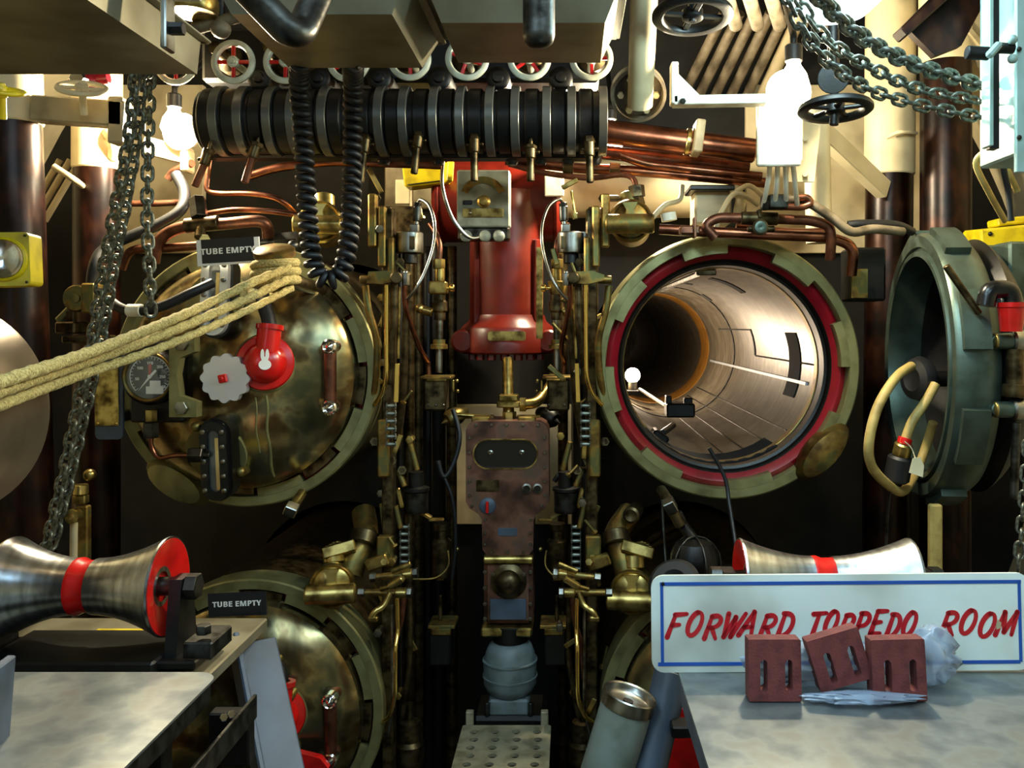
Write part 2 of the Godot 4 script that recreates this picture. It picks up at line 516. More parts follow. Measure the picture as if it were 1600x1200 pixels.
func _ready():
	materials()
	glow("glow_tube", c3(0.8, 0.93, 1.0), 6.0)
	glow("glow_warm", c3(1.0, 0.9, 0.72), 30.0)
	glow("glow_white", c3(1.0, 0.93, 0.8), 25.0)
	glow("glow_cool", c3(0.8, 0.97, 1.0), 12.0)
	camera_and_light()
	shell()
	tubes()
	centre()
	manifold()
	trays()
	lamps()
	pipes()
	columns()
	right_door()
	foreground()
	chains()

# ---------------------------------------------------------------- the hull
const HR := 1.95
func hull_pt(a: float, r := HR) -> Vector3:        # degrees, 0 = right, 90 = top
	return Vector3(MID + r * cos(deg_to_rad(a)), 1.3 + r * sin(deg_to_rad(a)), 0)
func shell_arc(a0: float, a1: float, z0: float, z1: float) -> Msh:
	return N().sector(HR, HR + 0.06, z0, z1, deg_to_rad(a0), deg_to_rad(a1), T(Vector3(MID, 1.3, 0)), 20)
func shell():
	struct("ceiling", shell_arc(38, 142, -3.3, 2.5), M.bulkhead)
	struct("wall_left", shell_arc(142, 222, -3.3, 2.5), M.cream)
	struct("wall_right", shell_arc(-42, 38, -3.3, 2.5), M.cream)
	var holes = []
	for cx in [-0.63, 0.63]:
		for cy in [1.44, 0.556]: holes.append(circ(0.345, 40, Vector2(cx + (0.0 if cx < 0 else 0.0), cy - 1.3)))
	for h in holes:
		for i in h.size(): h[i].x += (-0.84 - MID + 0.63 if h[i].x < 0 else 0.41 - MID - 0.63)
	var disc = PackedVector2Array(circ(HR + 0.06, 64))
	var low: Array = Array(Geometry2D.intersect_polygons(disc, PackedVector2Array([Vector2(-3, -3), Vector2(3, -3), Vector2(3, 0.6), Vector2(-3, 0.6)]))[0])
	var high: Array = Array(Geometry2D.intersect_polygons(disc, PackedVector2Array([Vector2(-3, 0.6), Vector2(3, 0.6), Vector2(3, 3), Vector2(-3, 3)]))[0])
	var front = struct("wall_front", N().prism(low, -3.36, -3.3, T(Vector3(MID, 1.3, 0)), holes), M.bulkhead)  # coloured dark for the shade the machinery would cast on it
	struct("upper_plating", N().prism(high, -3.36, -3.3, T(Vector3(MID, 1.3, 0))), M.bulkhead, front)  # dark here too, shade painted in behind the manifold
	for q in [[-1.55, -1.15], [0.85, 1.55]]:
		struct("cream_plating", N().box(T(Vector3(MID + (q[0] + q[1]) / 2, 2.13, -3.28)), Vector3(q[1] - q[0], 0.62, 0.03), 0.002), M.cream, front)  # cream only on the lit outer parts; the dark plating between is painted shade
	struct("wall_back", N().prism(circ(HR + 0.06, 64), 2.5, 2.56, T(Vector3(MID, 1.3, 0))), M.cream)
	struct("floor", N().box(T(Vector3(MID, -0.03, -0.4)), Vector3(3.1, 0.06, 5.8), 0.0), M.floor)
	# T-frames round the hull
	var k = 1
	for z in [-2.75, -2.05, -1.35, -0.65]:
		var m = N().sector(HR - 0.11, HR, z - 0.006, z + 0.006, deg_to_rad(-40), deg_to_rad(220), T(Vector3(MID, 1.3, 0)), 60)
		m.sector(HR - 0.122, HR - 0.108, z - 0.04, z + 0.04, deg_to_rad(-40), deg_to_rad(220), T(Vector3(MID, 1.3, 0)), 60)
		struct("trim_%d" % k, m, M.cream_dirty)
		k += 1
	struct("trim_%d" % k, N().box(T(D(787, 725, 3.27)), Vector3(0.5, 0.44, 0.03), 0.003), M.cream)  # cream panel standing for the lit patch of bulkhead behind the gear case
	solo("cream_duct", N().cyl(D(838, 295, 3.05), D(1130, 295, 3.05), 0.1, 32, 0.006), M.cream, "thick cream painted duct lying level right of the red cross drum", "duct")
	solo("cream_duct", N().box(T(D(650, 285, 3.27)), Vector3(0.22, 0.2, 0.06), 0.004), M.cream_dirty, "cream painted panel behind the yellow box", "panel")

# ---------------------------------------------------------------- torpedo tubes and their doors
const TD := 2.3
func tubes():
	var upper_right = Vector3(0.41, 1.445, -TD)
	var upper_left = Vector3(-0.841, 1.425, -TD)
	var lower_left = Vector3(-0.826, 0.551, -TD)
	var lower_right = Vector3(0.423, 0.551, -TD)
	breech(upper_right, "open bronze breech of the upper right torpedo tube, its long bore lit from within", true)
	var b = breech(upper_left, "bronze breech ring of the upper left torpedo tube round the closed brass door", false)
	dup(b, "torpedo_tube", lower_left, "bronze breech ring of the lower left torpedo tube, half hidden by the blue-grey beam")
	dup(b, "torpedo_tube", lower_right, "bronze breech ring of the lower right torpedo tube, mostly hidden behind the red lettered sign")
	door(upper_left)
	var d2 = lower_door(lower_left)
	dup(d2, "tube_door", lower_right, "closed brass door of the lower right torpedo tube behind the red lettered sign")
	tube_inside(upper_right)
	door_fittings(upper_left)
func breech(c: Vector3, label: String, open: bool) -> Node3D:
	var o = thing("torpedo_tube", label, "torpedo tube", c, "bronze breeches of the torpedo tubes" if not open else "")
	var X = T(c)
	var R = 0.3435
	part("breech_ring", N().lathe([Vector2(0.305, -0.09), Vector2(R + (0.008 if open else 0.0), -0.09), Vector2(R + (0.008 if open else 0.0), -0.06), Vector2(R, -0.045), Vector2(R, -0.004), Vector2(R - 0.004, 0), Vector2(0.318, 0), Vector2(0.316, -0.003), Vector2(0.316, -0.06), Vector2(0.305, -0.06), Vector2(0.305, -0.09)], X, 96), M.bronze_green if open else M.bronze_green, o)
	for k in 8:
		var a = deg_to_rad(45.0 * k + (0.0 if open else 6.0))
		part("bayonet_lug", N().sector(0.295, 0.3175, -0.035, 0.001, a, a + deg_to_rad(22), X, 8), M.bronze_green, o)
	part("gasket_seat", N().lathe([Vector2(0.283, -0.07), Vector2(0.316, -0.07), Vector2(0.316, -0.036), Vector2(0.309, -0.03), Vector2(0.302, -0.028), Vector2(0.296, -0.032), Vector2(0.283, -0.045), Vector2(0.283, -0.07)], X, 96), M.maroon, o)
	if open:
		part("seal_ring", N().lathe([Vector2(0.265, -0.11), Vector2(0.29, -0.11), Vector2(0.29, -0.05), Vector2(0.284, -0.045), Vector2(0.278, -0.05), Vector2(0.275, -0.062), Vector2(0.268, -0.066), Vector2(0.265, -0.11)], X, 96), M.black, o)
		part("inner_lip", N().lathe([Vector2(0.262, -0.14), Vector2(0.28, -0.14), Vector2(0.28, -0.112), Vector2(0.272, -0.108), Vector2(0.263, -0.112), Vector2(0.262, -0.14)], X, 96), M.bronze, o)
		var bore = N()
		bore.lathe([Vector2(0.325, -6.6), Vector2(0.325, -0.1), Vector2(0.266, -0.1), Vector2(0.266, -6.6), Vector2(0.325, -6.6)], X, 72)
		part("bore", bore, M.bore, o)
		part("muzzle_cap", N().lathe([Vector2(0, -6.62), Vector2(0.32, -6.62), Vector2(0.32, -6.56), Vector2(0.24, -6.56), Vector2(0.1, -6.5), Vector2(0, -6.49)], X, 48), M.bore, o)
	else:
		part("barrel", N().lathe([Vector2(0.31, -1.25), Vector2(0.33, -1.25), Vector2(0.33, -0.088), Vector2(0.3, -0.088), Vector2(0.3, -1.25)], X, 60), M.bronze_dark, o)
	# the door-locking cam housings on the rim
	for a in ([-42.0] if open else [-122.0]):
		var d = Vector3(cos(deg_to_rad(a)), sin(deg_to_rad(a)), 0)
		part("locking_cam", N().lathe([Vector2(0, -0.1), Vector2(0.03, -0.1), Vector2(0.05, -0.06), Vector2(0.055, 0.0), Vector2(0.045, 0.025), Vector2(0.02, 0.035), Vector2(0, 0.035)], Transform3D(Basis(Vector3(0, 0, 1), deg_to_rad(a + 90)) * Basis.from_scale(Vector3(1.7, 0.75, 1)), c + d * 0.33), 20), M.bronze if open else M.bronze_green, o)
	return o
func dome_z(r: float) -> float:                     # height of the door's skin above the ring face
	return 0.13 * sqrt(maxf(0.0, 1.0 - pow(r / 0.31, 2.2)))
func on_dome(c: Vector3, x: float, y: float, up := 0.0) -> Vector3:
	return c + Vector3(x, y, dome_z(Vector2(x, y).length()) - 0.015 + up)
func dome_parts(o: Node3D, c: Vector3):
	var prof = [Vector2(0.2, -0.06), Vector2(0.29, -0.06), Vector2(0.294, -0.055), Vector2(0.294, -0.012), Vector2(0.29, -0.008)]
	for i in 22:
		var r = 0.29 * (1.0 - pow(i / 21.0, 1.3))
		prof.append(Vector2(r, dome_z(r) - 0.015 - (0.0 if i > 0 else 0.0)))
	part("dome", N().lathe(prof, T(c), 80), M.dome, o)
	for k in 8:
		var a = deg_to_rad(45.0 * k + 28.5)
		part("door_lug", N().sector(0.288, 0.312, -0.034, -0.006, a + 0.03, a + deg_to_rad(22) - 0.03, T(c), 6), M.bronze_dark, o)
func grab_bar(o: Node3D, c: Vector3, x: float, y0: float, y1: float):
	var a = on_dome(c, x, y1, 0.035)
	var b = on_dome(c, x, y0, 0.035)
	var h = part("grab_handle", N().tube(bend([on_dome(c, x, y1, -0.01), a + Vector3(0, 0, 0.004), b + Vector3(0, 0, 0.004), on_dome(c, x, y0, -0.01)], 0.012), 0.0155, 14), M.copper_dull, o)
	for p in [a, b]:
		part("screw_head", N().lathe([Vector2(0, -0.01), Vector2(0.019, -0.01), Vector2(0.019, 0.017), Vector2(0.015, 0.021), Vector2(0.0125, 0.019), Vector2(0.0125, 0.016), Vector2(0.0, 0.0235)], T(p), 20), M.chrome, h)
func capsule2(w: float, h: float) -> Array:
	return rrect(w, h, w * 0.499, 8)
func sight_glass(o: Node3D, p: Vector3, h: float, tilt: Basis, mat: Material, nscrew := 5):
	var X = T(p, tilt)
	var w = 0.066
	var body = N().prism(capsule2(w + 0.012, h + 0.012), -0.05, -0.004, X)
	var f = part("sight_glass", body, M.black, o)
	part("bezel", N().prism(capsule2(w, h), -0.004, 0.012, X, [capsule2(w * 0.42, h - w * 0.62)]), mat, f)
	part("gauge_strip", N().box(X * T(Vector3(0.004, -0.01, -0.001)), Vector3(w * 0.16, h * 0.68, 0.004), 0.001), M.brass_bright, f)
	part("glass_pane", N().prism(capsule2(w * 0.42, h - w * 0.62), 0.003, 0.006, X), M.glass, f)
	for s in [-1, 1]:
		for k in nscrew:
			var y = (h - w * 0.75) * (float(k) / (nscrew - 1) - 0.5)
			part("screw", N().lathe([Vector2(0, 0.01), Vector2(0.0065, 0.01), Vector2(0.0065, 0.0155), Vector2(0.004, 0.0175), Vector2(0, 0.0175)], X * T(Vector3(s * w * 0.355, y, 0)), 10), M.steel, f)
func red_valve(o: Node3D, p: Vector3, tilt: Basis, emblem: bool, pipe_to: Array):
	var X = T(p, tilt)
	part("valve_flange", N().lathe([Vector2(0, -0.05), Vector2(0.074, -0.05), Vector2(0.074, -0.004), Vector2(0.07, 0.0), Vector2(0, 0.0)], X, 40), M.bronze_green, o)
	var v = part("vent_valve", N().lathe([Vector2(0, -0.002), Vector2(0.068, -0.002), Vector2(0.069, 0.006), Vector2(0.066, 0.012), Vector2(0.052, 0.015), Vector2(0.05, 0.03), Vector2(0.042, 0.046), Vector2(0.03, 0.056), Vector2(0.012, 0.06), Vector2(0, 0.06)], X, 40), M.red, o)
	part("spout", N().cyl(X * Vector3(0.006, 0.02, 0.032), X * Vector3(0.012, 0.085, 0.034), 0.029, 18, 0.003).lathe([Vector2(0.02, 0), Vector2(0.033, 0), Vector2(0.033, 0.012), Vector2(0.02, 0.012)], Msh.fr(X * Vector3(0.012, 0.078, 0.034), X * Vector3(0.014, 0.1, 0.034)), 18), M.red, v)
	part("bleed_screw", N().hexa(X * Vector3(-0.036, -0.036, 0.01), X * Vector3(-0.04, -0.044, 0.032), 0.01), M.red, v)
	if emblem:
		# a plain white rabbit painted on the valve: two ears over an egg-shaped body
		var e = N()
		var R = X * T(Vector3(0.004, -0.006, 0.0555), eul(0, 0, 0))
		for q in [[0.0, -0.003, 0.0145, 0.0125], [-0.006, 0.021, 0.0042, 0.0135], [0.005, 0.021, 0.0042, 0.0135], [0.0, 0.0105, 0.0075, 0.006]]:
			var pl = []
			for i in 20: pl.append(Vector2(q[0] + q[2] * cos(TAU * i / 20), q[1] + q[3] * sin(TAU * i / 20)))
			e.prism(pl, 0.0, 0.0052 + q[1] * 0.01, R)
		part("rabbit_emblem", e, M.card_white, v)
	if pipe_to.size() > 0:
		part("vent_pipe", N().tube(bend([X * Vector3(0.012, 0.085, 0.034)] + pipe_to, 0.03), 0.0175, 12), M.rubber, o)
func door(c: Vector3):
	var o = thing("tube_door", "closed brass door of the upper left torpedo tube with the red rabbit valve", "tube door", c, "")
	dome_parts(o, c)
	grab_bar(o, c, 0.247, -0.076, 0.075)
	# star handwheel on the hub
	var hp = c + Vector3(0.012, 0.0, dome_z(0.02) + 0.03)
	var st = []
	for i in 96:
		var a = TAU * i / 96
		var w = 0.5 + 0.5 * cos(a * 12 + 0.4)
		st.append(Vector2(cos(a), sin(a)) * (0.0525 + 0.0075 * pow(w, 0.7)))
	var wheel = part("star_handwheel", N().prism(st, -0.012, 0.008, T(hp)), M.aluminium, o)
	part("hub_nut", N().box(T(hp + Vector3(-0.003, 0.0, 0.012), eul(0, 0, 12)), Vector3(0.02, 0.02, 0.012), 0.002).hexa(hp + Vector3(-0.003, 0, 0.016), hp + Vector3(-0.003, 0, 0.026), 0.005), M.red, wheel)
	part("wheel_boss", N().cyl(c + Vector3(0.012, 0, 0.09), hp, 0.035, 20), M.bronze, wheel)
	sight_glass(o, on_dome(c, -0.018, 0.2, 0.06), 0.196, eul(-5, -2, 0), M.aluminium, 5)
	sight_glass(o, on_dome(c, -0.018, -0.2, 0.06), 0.194, eul(6, -2, 0), M.black_gloss, 5)
	for y in [0.3, -0.3]: pass
	red_valve(o, on_dome(c, 0.092, 0.035, 0.006), eul(-7, 14, 0), true, [on_dome(c, 0.105, 0.14, 0.035), on_dome(c, 0.085, 0.19, 0.03), on_dome(c, 0.065, 0.215, -0.01)])
	# paint runs below the valve
	var run = N()
	for q in [[0.066, -0.05, -0.19, 0.0022], [0.092, -0.045, -0.255, 0.0036]]:
		var pl = []
		for i in 15:
			var y: float = lerpf(q[1], q[2], i / 14.0)
			pl.append(on_dome(c, q[0] + 0.002 * sin(y * 60.0), y, -0.0005))
		run.tube(pl, q[3], 8)
	part("paint_run", run, M.bronze_green, o)
	# bolted strap left of the hub and loose bolt heads
	var s = part("strap_bracket", N().prism([Vector2(-0.03, 0.09), Vector2(0.03, 0.09), Vector2(0.03, 0.055), Vector2(-0.005, 0.04), Vector2(-0.012, 0.0), Vector2(-0.005, -0.05), Vector2(0.035, -0.065), Vector2(0.035, -0.1), Vector2(-0.03, -0.1)], -0.02, 0.012, T(on_dome(c, -0.078, 0.01, 0.075))), M.bronze_green, o)
	for y in [0.083, -0.068]:
		part("bolt_head", N().hexa(on_dome(c, -0.076, y, 0.05), on_dome(c, -0.078, 0.01, 0.1) + Vector3(0.002, y - 0.01, 0), 0.0165), M.steel, s)
	for q in [[0.0, -0.115], [0.028, -0.235], [0.025, 0.16], [-0.07, -0.12]]:
		part("stud", N().cyl(on_dome(c, q[0], q[1], -0.01), on_dome(c, q[0], q[1], 0.035), 0.012, 12).ball(on_dome(c, q[0], q[1], 0.035), 0.0125), M.bronze, o)
	# cover plates under the sight glasses
	for y in [0.19, -0.19]:
		part("cover_plate", N().prism(circ(0.078, 32), -0.03, 0.006, T(on_dome(c, -0.04, y, -0.006), eul(-18 if y > 0 else 18, -6, 0))), M.bronze_green, o)
func lower_door(c: Vector3) -> Node3D:
	var o = thing("tube_door", "closed brass door of the lower left torpedo tube with red valve beside the beam", "tube door", c, "")
	dome_parts(o, c)
	grab_bar(o, c, 0.235, -0.07, 0.075)
	red_valve(o, on_dome(c, 0.105, 0.04, 0.006), eul(-7, 14, 0), false, [on_dome(c, 0.118, 0.16, 0.04), on_dome(c, 0.07, 0.185, 0.04), on_dome(c, 0.0, 0.16, -0.01)])
	part("wedge_flag", N().prism([Vector2(-0.05, 0.06), Vector2(0.07, 0.03), Vector2(0.09, 0.005), Vector2(0.05, -0.07), Vector2(-0.05, -0.07)], 0, 0.02, T(on_dome(c, 0.15, -0.08, 0.03))), M.red, o)
	for q in [[0.14, 0.09], [0.15, -0.04], [0.1, 0.17]]:
		part("stud", N().cyl(on_dome(c, q[0], q[1], -0.01), on_dome(c, q[0], q[1], 0.03), 0.011, 12).ball(on_dome(c, q[0], q[1], 0.03), 0.0115), M.brass, o)
	return o
func tube_inside(c: Vector3):
	# slots, rails and bands of the bore: parts of the open tube
	var X = T(c)
	var o: Node3D = get_node("torpedo_tube")
	part("guide_rail", N().sector(0.2605, 0.2665, -1.9, -0.2, deg_to_rad(-13.5), deg_to_rad(-11.5), X, 2), M.aluminium, o)
	for q in [["slot", -23, 19, -0.42, -0.29], ["bottom_black_arc", -140, -55, -0.26, -0.1], ["slot", 54, 80, -0.62, -0.55], ["slot", 52, 62, -1.32, -1.26], ["slot", 80, 90, -1.02, -0.98],  # bottom arc is a plain black sector at the bore mouth
			["lining_seam", -0.8, 0.2, -0.92, -0.15], ["lining_seam", 20, 21, -1.62, -0.92], ["lining_seam", 0, 21, -0.935, -0.915],
			["weld_band", -180, 180, -1.335, -1.32], ["weld_band", -180, 180, -3.3, -3.27], ["weld_band", -180, 180, -4.4, -4.37]]:
		part(q[0], N().sector(0.2632, 0.268, q[3], q[4], deg_to_rad(q[1]), deg_to_rad(q[2]), X, 48 if q[1] == -180 else 10), M.void, o)
	part("stained_band", N().sector(0.2642, 0.268, -2.25, -2.0, -PI, PI, X, 60), M.ochre, o)
	for i in 4:
		part("skid_seam", N().sector(0.2632, 0.268, -1.9, -0.16, deg_to_rad(-83.0 + i * 13), deg_to_rad(-82.2 + i * 13), X, 2), M.black, o)
	var rl = part("top_rail", N().box(T(c + Vector3(-0.035, 0.253, -0.75)), Vector3(0.02, 0.012, 1.2), 0.002), M.steel, o)
	part("rail_end", N().box(T(c + Vector3(-0.035, 0.253, -0.145)), Vector3(0.055, 0.016, 0.03), 0.003), M.steel, rl)
	# the work lamp with its trolley
	var lp = c + Vector3(-0.133, -0.165, -1.6)
	var w = thing("work_lamp", "glaring work lamp standing in the bottom of the open bore", "lamp", lp)
	part("bulb", N().ball(lp + Vector3(0, 0.055, 0), 0.034), M.glow_white, w)
	part("lamp_base", N().cyl(lp + Vector3(0, -0.01, 0), lp + Vector3(0, 0.028, 0), 0.02, 14), M.steel, w)
	part("lamp_foot", N().box(T(lp + Vector3(0.0, -0.02, 0)), Vector3(0.1, 0.022, 0.06), 0.003), M.black, w)
	omni(w, lp + Vector3(0, 0.055, 0), c3(1.0, 0.9, 0.78), 0.5, 0.034)
	var st = c + Vector3(-0.02, -0.21, -0.85)
	var g = thing("torpedo_stop", "small black torpedo stop mechanism on the bore floor", "mechanism", st)
	part("body", N().box(T(st + Vector3(0, 0.02, 0)), Vector3(0.1, 0.05, 0.09), 0.006).box(T(st + Vector3(-0.04, 0.055, 0)), Vector3(0.02, 0.03, 0.05), 0.003).box(T(st + Vector3(0.03, 0.052, 0)), Vector3(0.03, 0.02, 0.03), 0.003), M.black, g)
	part("push_rod", N().cyl(st + Vector3(-0.04, 0.03, 0), lp + Vector3(0.03, -0.005, 0.02), 0.008, 8), M.steel, g)
	var hb = c + Vector3(-0.15, -0.215, -0.28)
	solo("tube_clamp", N().box(T(hb, eul(0, 0, -35)), Vector3(0.05, 0.03, 0.08), 0.006).cyl(hb + Vector3(0.01, 0.01, 0), hb + Vector3(0.06, 0.015, -0.16), 0.01, 8), M.black, "black clamp on the lower left inside of the bore mouth", "clamp")
func tube_empty(p: Vector3, w: float, h: float, label: String, turn: Basis, edge: Material):
	var o = thing("tube_sign", label, "sign", p)
	part("backing", N().box(T(p, turn), Vector3(w, h, 0.004), 0.0), edge, o)
	part("panel", N().box(T(p + turn * Vector3(0, 0.003, 0.0022), turn), Vector3(w * 0.84, h * 0.92, 0.0025), 0.0), M.card_black, o)
	part("lettering", N().words("TUBE EMPTY", h * 0.31, 0.0015, T(p + turn * Vector3(0, 0.002, 0.004), turn * Basis.from_scale(Vector3(1.14, 1, 1)))), M.card_white, o)
func door_fittings(c: Vector3):
	tube_empty(D(357, 393, 2.12), 0.15, 0.062, "black TUBE EMPTY sign with white ends above the chrome sight glass", eul(0, 0, 3.5), M.card_white)
	tube_empty(D(371, 944, 2.17), 0.142, 0.057, "worn black TUBE EMPTY sign above the lower door beside the left roller", eul(0, 0, 2.5), M.card_black)
	# pressure gauge on its black bracket
	var p = D(236, 588, 2.14)
	var o = thing("pressure_gauge", "round black dial pressure gauge with white pointer on the upper left door", "gauge", p + Vector3(0, -0.1, 0))
	part("bracket_box", N().box(T(p + Vector3(0.0, -0.015, -0.055)), Vector3(0.132, 0.2, 0.06), 0.006), M.black, o)
	part("case", N().lathe([Vector2(0, -0.03), Vector2(0.066, -0.03), Vector2(0.069, -0.02), Vector2(0.069, 0.006), Vector2(0.062, 0.016), Vector2(0.056, 0.014), Vector2(0.054, 0.002), Vector2(0, 0.002)], T(p), 48), M.black_gloss, o)
	part("bezel", N().lathe([Vector2(0.0545, 0.004), Vector2(0.061, 0.0155), Vector2(0.0585, 0.019), Vector2(0.0545, 0.017), Vector2(0.0525, 0.004), Vector2(0.0545, 0.004)], T(p), 48), M.bronze, o)
	var dial = part("dial", N().cyl(p + Vector3(0, 0, 0.0015), p + Vector3(0, 0, 0.005), 0.0535, 40, 0.0002), M.void, o)
	var mk_ = N()
	for i in 27:
		var a = deg_to_rad(225 - i * 10.0)
		var l = 0.007 if i % 5 == 0 else 0.004
		mk_.box(T(p + Vector3(cos(a), sin(a), 0) * (0.047 - l / 2) + Vector3(0, 0, 0.0055), Basis(Vector3(0, 0, 1), a)), Vector3(l, 0.0012, 0.0008), 0.0)
	mk_.sector(0.0475, 0.0492, 0.005, 0.0058, deg_to_rad(-45), deg_to_rad(225), T(p), 40)
	for q in [["50", -0.031, -0.006], ["100", -0.024, 0.02], ["150", 0.0, 0.032], ["200", 0.024, 0.023], ["250", 0.03, -0.001], ["300", 0.03, -0.025]]:
		mk_.words(q[0], 0.0095, 0.0008, T(p + Vector3(q[1], q[2], 0.0056)))
	part("scale", mk_, M.card_white, dial)
	part("pointer", N().prism([Vector2(-0.027, -0.034), Vector2(0.0, 0.0035), Vector2(0.013, 0.017), Vector2(0.017, 0.013), Vector2(0.004, -0.001)], 0.006, 0.0075, T(p)).cyl(p + Vector3(0, 0, 0.005), p + Vector3(0, 0, 0.009), 0.005, 12), M.card_white, o)
	part("red_pointer", N().prism([Vector2(-0.003, 0.004), Vector2(-0.004, 0.026), Vector2(0.002, 0.032), Vector2(0.005, 0.024), Vector2(0.003, 0.004)], 0.0058, 0.0066, T(p)), M.red, o)
	part("sticker", N().box(T(p + Vector3(0.012, -0.033, 0.0065)), Vector3(0.042, 0.018, 0.001), 0.0).box(T(p + Vector3(0.013, -0.017, 0.0065)), Vector3(0.026, 0.014, 0.001), 0.0), M.card_white, o)
	part("glass_pane", N().cyl(p + Vector3(0, 0, 0.0105), p + Vector3(0, 0, 0.012), 0.0535, 40, 0.0002), M.glass, o)
	var n1 = D(236, 640, 2.14)
	part("gland_nut", N().hexa(n1, n1 + Vector3(0, -0.028, 0), 0.0145), M.brass, o)
	part("union_nut", N().hexa(n1 + Vector3(0, -0.032, 0), n1 + Vector3(0, -0.068, 0), 0.019), M.steel_dark, o)
	var pipe_end = D(296, 711, 2.14)
	part("capillary", N().tube(bend([n1 + Vector3(0, -0.06, 0), D(236, 700, 2.14), D(247, 717, 2.14), D(275, 711, 2.14), pipe_end], 0.02), 0.0055, 10), M.copper, o)
	part("end_nut", N().hexa(pipe_end, pipe_end + Vector3(0.034, 0, 0), 0.019).cyl(pipe_end, pipe_end + Vector3(0.05, 0, 0), 0.008), M.steel_dark, o)
	# instruction plate
	var q = D(169, 608, 2.16)
	var pl = thing("instruction_plate", "tall brass instruction plate riveted left of the pressure gauge", "plate", q + Vector3(0, -0.1, 0))
	part("backing", N().prism(rrect(0.068, 0.235, 0.012), -0.008, 0, T(q + Vector3(0.002, -0.005, 0))), M.blue_grey, pl)
	part("brass_face", N().box(T(q + Vector3(-0.002, -0.012, 0.002)), Vector3(0.058, 0.155, 0.004), 0.001), M.brass, pl)
	part("blue_panel", N().box(T(q + Vector3(-0.002, 0.09, 0.002)), Vector3(0.058, 0.04, 0.004), 0.001), M.blue_grey, pl)
	for s in [[-0.022, 0.058], [0.022, 0.058], [-0.022, -0.083], [0.022, -0.083]]:
		part("rivet", N().ball(q + Vector3(s[0], s[1], 0.004), 0.0042, 10), M.brass_bright, pl)
	for s in [-0.07, 0.07]:
		part("mounting_arm", N().box(T(q + Vector3(0.01, s, -0.06)), Vector3(0.03, 0.025, 0.11), 0.003), M.black, pl)

